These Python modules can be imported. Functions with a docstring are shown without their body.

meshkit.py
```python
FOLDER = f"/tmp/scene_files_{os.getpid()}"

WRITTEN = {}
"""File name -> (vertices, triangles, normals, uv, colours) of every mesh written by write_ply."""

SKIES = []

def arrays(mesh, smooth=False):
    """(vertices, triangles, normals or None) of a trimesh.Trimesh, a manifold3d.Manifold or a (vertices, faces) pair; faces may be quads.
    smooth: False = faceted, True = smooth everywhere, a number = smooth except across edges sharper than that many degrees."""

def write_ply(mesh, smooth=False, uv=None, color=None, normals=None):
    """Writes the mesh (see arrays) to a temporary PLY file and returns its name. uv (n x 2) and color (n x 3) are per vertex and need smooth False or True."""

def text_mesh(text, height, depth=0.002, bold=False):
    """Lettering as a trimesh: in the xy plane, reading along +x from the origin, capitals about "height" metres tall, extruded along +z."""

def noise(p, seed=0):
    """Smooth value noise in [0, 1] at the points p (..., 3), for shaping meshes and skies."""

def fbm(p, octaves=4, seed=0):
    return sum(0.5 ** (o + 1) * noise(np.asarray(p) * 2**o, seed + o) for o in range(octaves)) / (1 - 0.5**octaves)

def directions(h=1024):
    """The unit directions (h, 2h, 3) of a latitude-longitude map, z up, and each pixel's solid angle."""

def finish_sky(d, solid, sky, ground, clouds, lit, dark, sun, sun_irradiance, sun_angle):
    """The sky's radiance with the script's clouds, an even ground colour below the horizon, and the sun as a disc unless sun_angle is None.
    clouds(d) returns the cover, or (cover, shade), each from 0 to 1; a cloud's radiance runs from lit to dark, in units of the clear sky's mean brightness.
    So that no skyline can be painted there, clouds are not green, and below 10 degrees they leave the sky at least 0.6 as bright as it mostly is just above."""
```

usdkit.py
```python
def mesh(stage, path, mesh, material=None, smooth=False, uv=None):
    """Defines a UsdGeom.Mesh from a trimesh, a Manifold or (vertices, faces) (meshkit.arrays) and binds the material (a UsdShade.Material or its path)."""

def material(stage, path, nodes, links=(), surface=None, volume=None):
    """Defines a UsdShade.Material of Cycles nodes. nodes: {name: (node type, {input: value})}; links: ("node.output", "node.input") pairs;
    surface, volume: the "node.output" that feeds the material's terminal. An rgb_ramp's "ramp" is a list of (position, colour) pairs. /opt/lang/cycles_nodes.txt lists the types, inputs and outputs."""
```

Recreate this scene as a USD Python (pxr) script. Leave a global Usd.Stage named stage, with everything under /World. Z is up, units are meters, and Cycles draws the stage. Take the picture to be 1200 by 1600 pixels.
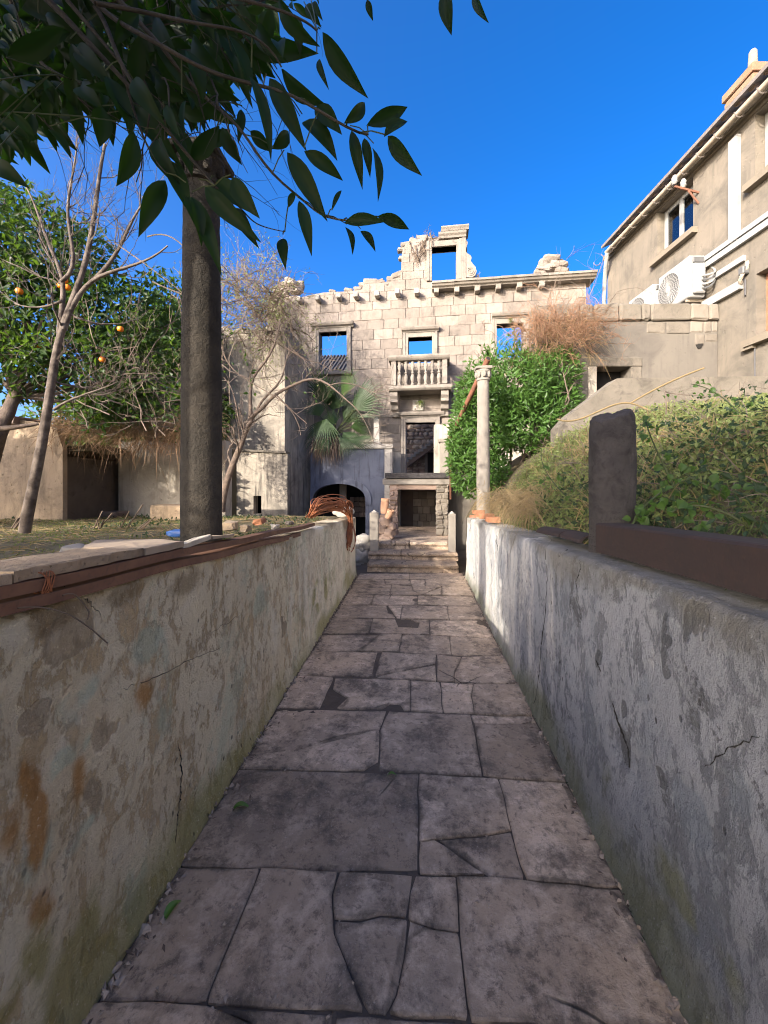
import math, numpy as np, trimesh, usdkit, meshkit
from pxr import Usd, UsdGeom, UsdLux, UsdShade, Gf, Sdf
from shapely.geometry import Polygon, LineString, Point, box as sbox, MultiPolygon
from shapely.ops import unary_union
from shapely import affinity

stage = Usd.Stage.CreateInMemory()
UsdGeom.SetStageUpAxis(stage, UsdGeom.Tokens.z)
UsdGeom.SetStageMetersPerUnit(stage, 1.0)
UsdGeom.Xform.Define(stage, '/World')
UsdGeom.Scope.Define(stage, '/World/Looks')

# ------------------------------------------------------------------ camera, sky, sun
EYE, FPX, CX, CY = 1.75, 620.0, 600.0, 760.0
TH = math.atan(50 / FPX)
cam = UsdGeom.Camera.Define(stage, '/World/camera')
cam.CreateHorizontalApertureAttr(36.0)
cam.CreateVerticalApertureAttr(48.0)
cam.CreateFocalLengthAttr(36.0 * FPX / 1200)
cam.CreateVerticalApertureOffsetAttr(-36.0 * 40 / 1200)
cam.CreateClippingRangeAttr(Gf.Vec2f(0.05, 2000))
cam.CreateExposureAttr(2.16)
cam.AddTranslateOp().Set(Gf.Vec3d(0, 0, EYE))
cam.AddRotateXYZOp().Set(Gf.Vec3f(90, 0, math.degrees(TH)))

SUN_AZ, SUN_EL = math.radians(40), math.radians(22.5)     # sun behind the viewer on the left
TOSUN = np.array([-math.sin(SUN_AZ) * math.cos(SUN_EL), -math.cos(SUN_AZ) * math.cos(SUN_EL), math.sin(SUN_EL)])
sky_m = usdkit.material(stage, '/World/Looks/sky_air', {
    's': ('sky_texture', {'sky_type': 'single_scattering', 'sun_disc': False, 'sun_elevation': SUN_EL,
                          'sun_rotation': math.atan2(TOSUN[0], TOSUN[1]), 'air_density': 0.6, 'aerosol_density': 3.6, 'ozone_density': 2.3, 'altitude': 100.0}),
    'h': ('hsv', {'hue': 0.507, 'saturation': 1.40, 'value': 0.76, 'fac': 1.0}),
    'b': ('background_shader', {'strength': 0.15})}, [('s.color', 'h.color'), ('h.color', 'b.color')], surface='b.background')
dome = UsdLux.DomeLight.Define(stage, '/World/sky')
dome.CreateIntensityAttr(1.0)
UsdShade.MaterialBindingAPI.Apply(dome.GetPrim()).Bind(sky_m)
dome.GetPrim().SetCustomDataByKey('kind', 'structure')
sun = UsdLux.DistantLight.Define(stage, '/World/sun')
sun.CreateIntensityAttr(0.5)
sun.CreateAngleAttr(0.53)
sun.CreateNormalizeAttr(True)
sun.CreateColorAttr(Gf.Vec3f(1.0, 0.91, 0.79))
sun.AddRotateXYZOp().Set(Gf.Vec3f(90 - math.degrees(SUN_EL), 0, -math.degrees(SUN_AZ)))

# ------------------------------------------------------------------ geometry of the view (survey helpers)
FW = np.array([-math.sin(TH), math.cos(TH), 0.0]); RT = np.array([math.cos(TH), math.sin(TH), 0.0])
C0 = np.array([0, 0, EYE]); UPV = np.array([0, 0, 1.0])
def ray(px, py): return FW + RT * (px - CX) / FPX + UPV * (CY - py) / FPX
def at_d(px, py, d): return C0 + ray(px, py) * d
def at_y(px, py, Y): r = ray(px, py); return C0 + r * (Y / r[1])
def at_x(px, py, X): r = ray(px, py); return C0 + r * (X / r[0])
def at_z(px, py, z): r = ray(px, py); return C0 + r * ((z - EYE) / r[2])
def rd(R, d, z): return RT * R + FW * d + UPV * z
def project(P):
    P = np.atleast_2d(P) - C0
    d = P @ FW
    dd = np.where(np.abs(d) < 1e-6, 1e-6, d)
    return CX + FPX * (P @ RT) / dd, CY - FPX * P[:, 2] / dd, d
FS = 0.021
def floor_pt(px, py):
    r = ray(px, py); t = -EYE / (r[2] - FS * r[1]); return C0 + r * t

# ------------------------------------------------------------------ scene helpers
used = {}
def numbered(parent, name):
    k = (parent, name); n = used.get(k, 0); used[k] = n + 1
    return name if n == 0 else f'{name}_{n:03d}'
MAT = {}
INV = {}
def _root(path): return '/'.join(path.split('/')[:3])
def thing(name, label, cat, loc=(0, 0, 0), rot=0.0, group=None):
    p = '/World/' + numbered('/World', name)
    x = UsdGeom.Xform.Define(stage, p)
    x.AddTranslateOp().Set(Gf.Vec3d(*map(float, loc)))
    if rot: x.AddRotateZOp().Set(rot)
    a = math.radians(rot); c, s = math.cos(a), math.sin(a)
    INV[p] = (np.array(loc, float), np.array([[c, -s, 0], [s, c, 0], [0, 0, 1]]))
    tag(x.GetPrim(), label, cat, group)
    return p
def tag(prim, label=None, cat=None, group=None, kind=None):
    for k, v in (('label', label), ('category', cat), ('group', group), ('kind', kind)):
        if v: prim.SetCustomDataByKey(k, v)
def VF(mesh):
    if hasattr(mesh, 'to_mesh'):
        m = mesh.to_mesh(); return np.array(m.vert_properties[:, :3], float), np.array(m.tri_verts, int)
    if isinstance(mesh, (tuple, list)):
        v, f = np.asarray(mesh[0], float), np.asarray(mesh[1], int)
        if f.shape[1] == 4: f = np.vstack([f[:, [0, 1, 2]], f[:, [0, 2, 3]]])
        return v, f
    return np.array(mesh.vertices, float), np.array(mesh.faces, int)
def part(name, mesh, mat, parent, smooth=False, kind=None, label=None, local=False, primvars=None):
    """a Mesh child of thing / part path; mesh in world coordinates unless local"""
    v, f = VF(mesh)
    root = _root(parent)
    if not local and root in INV:
        o, R = INV[root]; v = (v - o) @ R
    p = parent + '/' + numbered(parent, name)
    m = usdkit.mesh(stage, p, trimesh.Trimesh(v, f, process=False), MAT[mat], smooth=smooth)
    tag(m.GetPrim(), label, None, None, kind)
    if primvars:
        for k, a in primvars.items():
            UsdGeom.PrimvarsAPI(m).CreatePrimvar(k, Sdf.ValueTypeNames.Color3fArray, 'vertex').Set([Gf.Vec3f(*map(float, c)) for c in a])
    return p
def solo(name, mesh, mat, label=None, cat=None, group=None, kind=None, smooth=False):
    v, f = VF(mesh)
    p = '/World/' + numbered('/World', name)
    m = usdkit.mesh(stage, p, trimesh.Trimesh(v, f, process=False), MAT[mat], smooth=smooth)
    tag(m.GetPrim(), label, cat, group, kind)
    INV[p] = (np.zeros(3), np.eye(3))
    return p

# ------------------------------------------------------------------ mesh helpers
def cat(*ms):
    ms = [m for g in ms for m in (g if isinstance(g, list) else [g])]
    vs, fs, n = [], [], 0
    for m in ms:
        v, f = VF(m); vs.append(v); fs.append(f + n); n += len(v)
    return (np.vstack(vs), np.vstack(fs))
def tf(mesh, fn):
    v, f = VF(mesh); return (fn(v), f)
def hull(pts): return trimesh.convex.convex_hull(np.asarray(pts))
def bx(x0, x1, y0, y1, z0, z1, b=0.0):
    if x0 > x1: x0, x1 = x1, x0
    if y0 > y1: y0, y1 = y1, y0
    if z0 > z1: z0, z1 = z1, z0
    if b <= 0:
        v = np.array([[x, y, z] for x in (x0, x1) for y in (y0, y1) for z in (z0, z1)])
        return (v, np.array([[0,1,3],[0,3,2],[4,6,7],[4,7,5],[0,4,5],[0,5,1],[2,3,7],[2,7,6],[0,2,6],[0,6,4],[1,5,7],[1,7,3]]))
    b = min(b, (x1-x0)/2.2, (y1-y0)/2.2, (z1-z0)/2.2)
    P = []
    for x, sx in ((x0, 1), (x1, -1)):
        for y, sy in ((y0, 1), (y1, -1)):
            for z, sz in ((z0, 1), (z1, -1)):
                P += [(x, y+sy*b, z+sz*b), (x+sx*b, y, z+sz*b), (x+sx*b, y+sy*b, z)]
    return hull(P)
def rough_box(x0, x1, y0, y1, z0, z1, rng, j=0.01, b=0.012):
    m = bx(x0, x1, y0, y1, z0, z1, b); v, f = VF(m)
    return (v + rng.uniform(-j, j, v.shape), f)
def rdbox(R0, R1, d0, d1, z0, z1, b=0.0):
    return tf(bx(R0, R1, d0, d1, z0, z1, b), lambda v: v[:, :1] * RT + v[:, 1:2] * FW + v[:, 2:] * UPV)
def rdmesh(m): return tf(m, lambda v: v[:, :1] * RT + v[:, 1:2] * FW + v[:, 2:] * UPV)
def tube(pts, radii, sides=6, cap=True):
    pts = np.asarray(pts, float); n = len(pts)
    radii = np.broadcast_to(np.asarray(radii, float), (n,))
    T = np.gradient(pts, axis=0); T /= np.linalg.norm(T, axis=1, keepdims=True) + 1e-12
    ref = np.array([0, 0, 1.0]) if abs(T[0, 2]) < .9 else np.array([1.0, 0, 0])
    A = np.cross(T, ref); A /= np.linalg.norm(A, axis=1, keepdims=True) + 1e-9
    for i in range(1, n):
        if A[i] @ A[i-1] < 0: A[i] = -A[i]
    B = np.cross(T, A)
    a = np.linspace(0, 2*np.pi, sides, endpoint=False)
    V = pts[:, None] + radii[:, None, None] * (np.cos(a)[None, :, None] * A[:, None] + np.sin(a)[None, :, None] * B[:, None])
    V = V.reshape(-1, 3)
    F = []
    for i in range(n-1):
        for k in range(sides):
            q = (k+1) % sides
            F += [(i*sides+k, i*sides+q, (i+1)*sides+q), (i*sides+k, (i+1)*sides+q, (i+1)*sides+k)]
    if cap:
        for k in range(1, sides-1):
            F += [(0, k+1, k), ((n-1)*sides, (n-1)*sides+k, (n-1)*sides+k+1)]
    return (V, np.array(F))
def smooth_line(pts, n):
    pts = np.asarray(pts, float)
    from scipy.interpolate import CubicSpline
    t = np.r_[0, np.cumsum(np.linalg.norm(np.diff(pts, axis=0), axis=1))]
    return CubicSpline(t, pts)(np.linspace(0, t[-1], n)) if len(pts) > 2 else pts[0] + (pts[1]-pts[0]) * np.linspace(0, 1, n)[:, None]
def lathe(profile, center, sides=20):
    """profile [(r,z)] bottom to top about a vertical axis"""
    pr = np.asarray(profile, float); a = np.linspace(0, 2*np.pi, sides, endpoint=False)
    V = np.stack([pr[:, :1]*np.cos(a), pr[:, :1]*np.sin(a), np.repeat(pr[:, 1:], sides, 1)], -1).reshape(-1, 3)
    F = []
    n = len(pr)
    for i in range(n-1):
        for k in range(sides):
            q = (k+1) % sides
            F += [(i*sides+k, i*sides+q, (i+1)*sides+q), (i*sides+k, (i+1)*sides+q, (i+1)*sides+k)]
    for k in range(1, sides-1):
        F += [(0, k+1, k), ((n-1)*sides, (n-1)*sides+k, (n-1)*sides+k+1)]
    return (V + np.asarray(center), np.array(F))
def prism_xz(poly, y0, y1):
    """extrude a polygon given in (x,z) from y0 to y1"""
    out = []
    for g in getattr(poly, 'geoms', [poly]):
        if g.is_empty or g.area < 1e-5: continue
        m = trimesh.creation.extrude_polygon(g, y1 - y0, engine='earcut')
        v, f = VF(m); out.append((np.c_[v[:, 0], y1 - v[:, 2], v[:, 1]], f))
    return cat(out)
def prism_xy(poly, z0, z1):
    out = []
    for g in getattr(poly, 'geoms', [poly]):
        m = trimesh.creation.extrude_polygon(g, z1 - z0, engine='earcut'); v, f = VF(m); v[:, 2] += z0; out.append((v, f))
    return cat(out)
def rock(c, s, rng, sub=1, n=.25):
    m = trimesh.creation.icosphere(subdivisions=sub); v, f = VF(m)
    k = 1 + n * (meshkit.noise(v * 1.7 + rng.uniform(0, 90, 3)) - .5) * 2
    v = v * k[:, None]; v = np.sign(v) * np.abs(v) ** .75
    a = rng.uniform(0, 6.28); v = v @ np.array([[math.cos(a), -math.sin(a), 0], [math.sin(a), math.cos(a), 0], [0, 0, 1]])
    return (v * np.asarray(s) + np.asarray(c), f)
def unit(v): return v / (np.linalg.norm(v, axis=-1, keepdims=True) + 1e-9)
def leafbatch(P, D, N, L, W, fold=.25):
    """many small leaves: 5 vertices, 4 triangles each"""
    P, D, N = map(np.asarray, (P, D, N)); n = len(P)
    D = unit(D); S = unit(np.cross(D, N)); N = np.cross(S, D)
    L = np.broadcast_to(np.asarray(L, float), (n,))[:, None]; W = np.broadcast_to(np.asarray(W, float), (n,))[:, None]
    c = P + D*L*.45 - N*W*fold; l = P + D*L*.42 - S*W*.5; r = P + D*L*.42 + S*W*.5; t = P + D*L - N*L*.12
    V = np.stack([P, l, r, t, c], 1).reshape(-1, 3)
    F = np.array([[0, 4, 1], [0, 2, 4], [1, 4, 3], [4, 2, 3]])
    return (V, (np.arange(n)[:, None, None]*5 + F).reshape(-1, 3))
def blades(P, D, L, W, droop, rng, seg=3):
    """grass blades: flat tapering ribbons that bend over"""
    n = len(P); D = unit(D); L = np.broadcast_to(np.asarray(L, float), (n,)); 
    S = unit(np.cross(D, rng.normal(size=(n, 3)))) * (W/2)
    V = []
    for i in range(seg+1):
        t = i/seg
        c = P + D*(L*t)[:, None] + np.array([0, 0, -1.0])*(droop*L*t*t)[:, None]
        w = (1-t)**.7
        V += [c - S*w, c + S*w] if i < seg else [c]
    V = np.stack(V, 1); k = V.shape[1]
    F = []
    for i in range(seg-1): F += [(2*i, 2*i+1, 2*i+3), (2*i, 2*i+3, 2*i+2)]
    F += [(2*seg-2, 2*seg-1, 2*seg)]
    return (V.reshape(-1, 3), (np.arange(n)[:, None, None]*k + np.array(F)).reshape(-1, 3))
def bigleaf(base, tip, width, nrm, rng, curl=.12, fold=.22, wav=.02):
    base, tip = np.asarray(base, float), np.asarray(tip, float)
    D = tip - base; L = np.linalg.norm(D); D /= L
    S = unit(np.cross(D, nrm)); N = np.cross(S, D)
    n = 8; V = []
    c1, ph = rng.uniform(.3, 1)*curl, rng.uniform(0, 6)
    for i in range(n+1):
        t = i/n
        w = width*.5*(1.06*math.sin(math.pi*t**.92)**.95 * (1.08 - .22*t) if 0 < t < 1 else .02)
        ctr = base + D*L*t - N*c1*L*4*(t-.5)**2 + S*math.sin(t*3+ph)*L*.02
        for s in (-1, -.5, 0, .5, 1):
            V.append(ctr + S*w*s + N*abs(s)*w*fold*2 + N*wav*width*math.sin(9*t+ph+s*2)*abs(s))
    F = []
    for i in range(n):
        for k in range(4):
            a = i*5+k; F += [(a, a+1, a+6), (a, a+6, a+5)]
    return (np.array(V), np.array(F))
def grow(rng, p, d, L, r, lev, out, wig=.22, up=.12, kids=(4, 5, 4), ang=.7, shrink=.58, n=6):
    """a twig and, recursively, its side twigs; appends (points, radii)"""
    pts = [np.array(p, float)]; d = unit(np.array(d, float))
    for i in range(n):
        d = unit(d + rng.normal(size=3)*wig + np.array([0, 0, up])); pts.append(pts[-1] + d*L/n)
    pts = np.array(pts); out.append((pts, np.linspace(r, r*.45, n+1)))
    if lev < len(kids):
        for _ in range(kids[lev]):
            i = rng.integers(1, n+1); dd = unit(unit(pts[i]-pts[i-1]) + rng.normal(size=3)*ang)
            grow(rng, pts[i], dd, L*shrink*rng.uniform(.6, 1.2), r*.5, lev+1, out, wig, up, kids, ang, shrink, n=max(3, n-1))
    return out
def tubes(list_, sides=4): return cat([tube(p, r, sides, cap=False) for p, r in list_])
def on_branches(rng, list_, n, rmax=.01):
    sel = [q for q in list_ if q[1][0] < rmax] or list_
    ln = np.array([np.linalg.norm(q[0][-1]-q[0][0]) for q in sel]); idx = rng.choice(len(sel), n, p=ln/ln.sum())
    P, D = [], []
    for i in idx:
        pts = sel[i][0]; t = rng.uniform(0, len(pts)-1.001); k = int(t)
        P.append(pts[k] + (pts[k+1]-pts[k])*(t-k)); D.append(pts[k+1]-pts[k])
    return np.array(P), unit(np.array(D))

# ------------------------------------------------------------------ materials
class Ref(str): pass
class G:
    def __init__(s): s.n, s.l = {}, []
    def __call__(s, kind, out, **kw):
        name = f'{kind}{len(s.n)}'; inp = {}
        for k, v in kw.items():
            if isinstance(v, Ref): s.l.append((str(v), f'{name}.{k}'))
            else: inp[k] = v
        s.n[name] = (kind, inp); s.last = name
        return Ref(f'{name}.{out}')
    def pos(s, scale=(1, 1, 1), obj=False):
        p = s('texture_coordinate', 'object') if obj else s('geometry', 'position')
        return p if scale == (1, 1, 1) else s('vector_math', 'vector', math_type='multiply', vector1=p, vector2=scale)
    def noise(s, scale, detail=4, rough=.6, vec=None, dist=0.0): return s('noise_texture', 'fac', scale=scale, detail=float(detail), roughness=rough, vector=vec or s.pos(), distortion=dist)
    def vor(s, scale, vec=None, feature='f1', out='distance'): return s('voronoi_texture', out, scale=scale, vector=vec or s.pos(), feature=feature)
    def ramp(s, fac, stops, out='color'): return s('rgb_ramp', out, fac=fac, ramp=[(p, c if np.ndim(c) else (c, c, c)) for p, c in stops])
    def step(s, fac, a, b): return s('map_range', 'result', range_type='smoothstep', value=fac, from_min=a, from_max=b, to_min=0.0, to_max=1.0, clamp=True)
    def mix(s, fac, a, b, mode='mix'): return s('mix', 'color', mix_type=mode, fac=fac, color1=a, color2=b)
    def m(s, op, a, b=0.5): return s('math', 'value', math_type=op, value1=a, value2=b)
    def bump(s, h, strength=.5, dist=.02, normal=None):
        kw = dict(height=h, strength=strength, distance=dist)
        if normal: kw['normal'] = normal
        return s('bump', 'normal', **kw)
    def rnd(s): return s('object_info', 'random')
    def done(s, name, color, rough=.9, normal=None, trans=None, spec=.3, metallic=0.0):
        kw = dict(base_color=color, roughness=rough, specular_ior_level=spec, metallic=metallic)
        if normal: kw['normal'] = normal
        b = s('principled_bsdf', 'BSDF', **kw); surf = b
        if trans is not None:
            kt = dict(color=trans)
            if normal: kt['normal'] = normal
            t = s('translucent_bsdf', 'BSDF', **kt); surf = s('mix_closure', 'closure', fac=.3, closure1=b, closure2=t)
        MAT[name] = usdkit.material(stage, '/World/Looks/' + name, s.n, s.l, surface=str(surf))

def stone(name, a, b, dark=(.12, .11, .1), scale=6., dirt=.45, bump=.5, rough=.92, rand=.25, dist=.012, pits=True, streak=0.0):
    g = G(); p = g.pos()
    n1 = g.noise(scale*.35, 5, .6, p); n2 = g.noise(scale*4, 6, .7, p); n3 = g.noise(scale*.9, 6, .65, p, .6)
    col = g.mix(g.step(n1, .3, .7), a, b)
    col = g.mix(g.m('multiply', g.step(n3, 1-dirt-.08, 1-dirt+.25), .75), col, dark)
    if streak:
        sv = g.noise(2.2, 5, .65, g.pos((3.2, 3.2, .35)))
        col = g.mix(g.m('multiply', g.step(sv, .48, .72), streak), col, dark)
    if rand: col = g('hsv', 'color', hue=.5, saturation=1.0, value=g('map_range', 'result', value=g.rnd(), from_min=0., from_max=1., to_min=1-rand, to_max=1+rand), fac=1.0, color=col)
    col = g.mix(g.m('multiply', g.step(n2, .55, .8), .25), col, dark)
    h = g.m('add', g.m('multiply', n2, .5), g.m('multiply', n3, .8))
    if pits: h = g.m('subtract', h, g.m('multiply', g.step(g.vor(scale*5, p), .22, .05), .35))
    g.done(name, col, rough, g.bump(h, bump, dist))
stone('limestone', (0.251, 0.212, 0.182), (0.206, 0.174, 0.146), (0.098, 0.086, 0.074), 3.4, .47, .9, rand=.15, streak=.4, dist=.02)
stone('limestone_trim', (0.247, 0.218, 0.186), (0.199, 0.174, 0.150), (0.084, 0.076, 0.069), 5, .45, .8, rand=.10)
stone('grey_stone', (.36, .33, .29), (.26, .24, .215), (.09, .085, .08), 5, .45, .6, rand=.15)
stone('column_stone', (0.053, 0.045, 0.036), (0.037, 0.032, 0.026), (0.016, 0.015, 0.013), 13, .5, 1.0, rand=.0, dist=.03)
stone('pale_column', (0.245, 0.220, 0.186), (0.196, 0.173, 0.147), (0.088, 0.078, 0.069), 7, .35, .6, rand=.0)
stone('dark_column', (.068, .060, .058), (.044, .040, .040), (.015, .014, .015), 15, .5, 1.0, rand=.0, dist=.035)
stone('slab_top', (0.306, 0.230, 0.158), (0.225, 0.176, 0.126), (0.081, 0.068, 0.054), 9, .5, .9, rand=.1, dist=.02)
stone('coping', (0.199, 0.169, 0.138), (0.158, 0.138, 0.111), (0.082, 0.071, 0.058), 6, .4, .6, rand=.2)
stone('rubble', (0.400, 0.320, 0.248), (0.304, 0.240, 0.188), (0.096, 0.080, 0.072), 6, .4, .7, rand=.3)
stone('dark_rubble', (.30, .215, .165), (.22, .16, .13), (.06, .05, .05), 6, .4, .7, rand=.3)
stone('house_plaster', (0.187, 0.159, 0.126), (0.148, 0.128, 0.103), (0.083, 0.076, 0.064), 1.9, .54, .8, rand=0, streak=.4, dist=.02)
stone('fascia', (0.190, 0.161, 0.122), (0.165, 0.139, 0.107), (0.107, 0.092, 0.073), 4, .4, .4, rand=0)
stone('garden_plaster', (0.155, 0.137, 0.114), (0.120, 0.107, 0.091), (0.081, 0.072, 0.064), 1.6, .45, .6, rand=0, streak=.4)
stone('wing_plaster', (0.371, 0.328, 0.265), (0.304, 0.265, 0.213), (0.079, 0.071, 0.063), 1.8, .55, .9, rand=0, streak=.9)
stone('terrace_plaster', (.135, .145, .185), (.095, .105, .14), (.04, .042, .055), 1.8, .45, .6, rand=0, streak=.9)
stone('white_plaster', (0.428, 0.383, 0.321), (0.367, 0.325, 0.267), (0.115, 0.100, 0.084), 2.4, .45, .9, rand=0, streak=.55, dist=.025)
stone('shed_plaster', (0.430, 0.327, 0.220), (0.323, 0.244, 0.171), (0.098, 0.078, 0.059), 2.6, .5, 1.0, rand=0, streak=.45, dist=.03)
stone('concrete', (0.180, 0.156, 0.126), (0.144, 0.126, 0.101), (0.063, 0.057, 0.048), 5, .48, .9, rand=0, dist=.02)
stone('terracotta', (0.345, 0.150, 0.075), (0.285, 0.128, 0.075), (0.112, 0.068, 0.053), 9, .35, .4, rand=.2)
stone('clay_pot', (0.420, 0.225, 0.135), (0.450, 0.277, 0.180), (0.188, 0.120, 0.075), 9, .25, .3, rand=.1)
stone('chimney_brick', (0.216, 0.114, 0.066), (0.204, 0.144, 0.096), (0.120, 0.084, 0.060), 9, .35, .6, rand=.2)
stone('roof_tile', (.32, .24, .2), (.27, .21, .18), (.1, .09, .08), 7, .4, .5, rand=.2)
stone('far_roof', (.028, .028, .032), (.04, .038, .04), (.03, .03, .035), 7, .4, .5, rand=.2)
stone('marker_slab', (.27, .215, .165), (.32, .25, .18), (.09, .08, .065), 8, .4, .5, rand=.1)
stone('soil', (.10, .078, .06), (.13, .10, .075), (.02, .018, .015), 8, .4, 1.0, rand=0, dist=.03)
stone('garden_soil', (.085, .07, .04), (.12, .10, .055), (.03, .03, .02), 4, .4, 1.0, rand=0, dist=.04)
stone('dark_void', (.02, .018, .016), (.015, .014, .013), (.01, .01, .01), 4, .3, .3, rand=0)  # near-black colour standing in for the shade inside openings and holes

# paving: worn pinkish limestone with stains, lichen specks and hairline cracks
def paving(name, tint):
    g = G(); p = g.pos()
    n1 = g.noise(1.2, 6, .62, p, .3); n2 = g.noise(8, 8, .74, p, .3); n3 = g.noise(60, 6, .74, p); n4 = g.noise(2.9, 10, .76, p, .15); n6 = g.noise(21, 8, .78, p, .3)
    a, b, c = [tuple(np.array(q)*tint) for q in ((.50, .37, .255), (.34, .265, .20), (.64, .50, .375))]
    col = g.mix(g.step(n1, .36, .64), a, b)
    col = g.mix(g.m('multiply', g.step(n2, .46, .64), .85), col, c)
    col = g('hsv', 'color', hue=.5, saturation=1.0, value=g('map_range', 'result', value=g.rnd(), from_min=0., from_max=1., to_min=.72, to_max=1.22), fac=1.0, color=col)
    col = g.mix(g.m('multiply', g.step(n4, .47, .64), .80), col, (.075, .06, .05))
    col = g.mix(g.m('multiply', g.step(n6, .51, .64), .62), col, (.085, .065, .052))
    col = g.mix(g.m('multiply', g.step(n3, .56, .72), .5), col, (.07, .055, .046))
    col = g.mix(g.m('multiply', g.step(g.noise(140, 4, .7, p), .60, .70), .7), col, (.50, .44, .38))
    e = g('separate_color', 'r', color=g('attribute', 'color', attribute='edge'))
    em = g.step(g.m('add', g.m('multiply', e, .60), g.m('multiply', g.m('subtract', g.noise(3.1, 8, .72, p, .5), .5), 2.4)), .36, .95)
    col = g.mix(g.m('multiply', em, .75), col, (.05, .04, .03))
    cr = g('voronoi_texture', 'distance', scale=.9, vector=g('vector_math', 'vector', math_type='add', vector1=p, vector2=g('vector_math', 'vector', math_type='scale', vector1=g('noise_texture', 'color', scale=1.6, detail=3.0, vector=p), scale=.22)), feature='distance_to_edge')
    crm = g.m('multiply', g.step(cr, .006, .001), g.step(g.noise(.8, 2, .5, p), .56, .60))
    col = g.mix(g.m('multiply', crm, .8), col, (.02, .018, .016))
    h = g.m('add', g.m('multiply', n2, 1.4), g.m('multiply', n3, .5)); h = g.m('add', h, g.m('multiply', n6, .9)); h = g.m('subtract', h, g.m('multiply', crm, .8))
    rough = g('map_range', 'result', value=n2, from_min=.3, from_max=.7, to_min=.55, to_max=.95)
    g.done(name, col, rough, g.bump(h, .9, .016), spec=.3)
paving('paving_stone', 1.0); paving('step_stone', .85)

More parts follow.
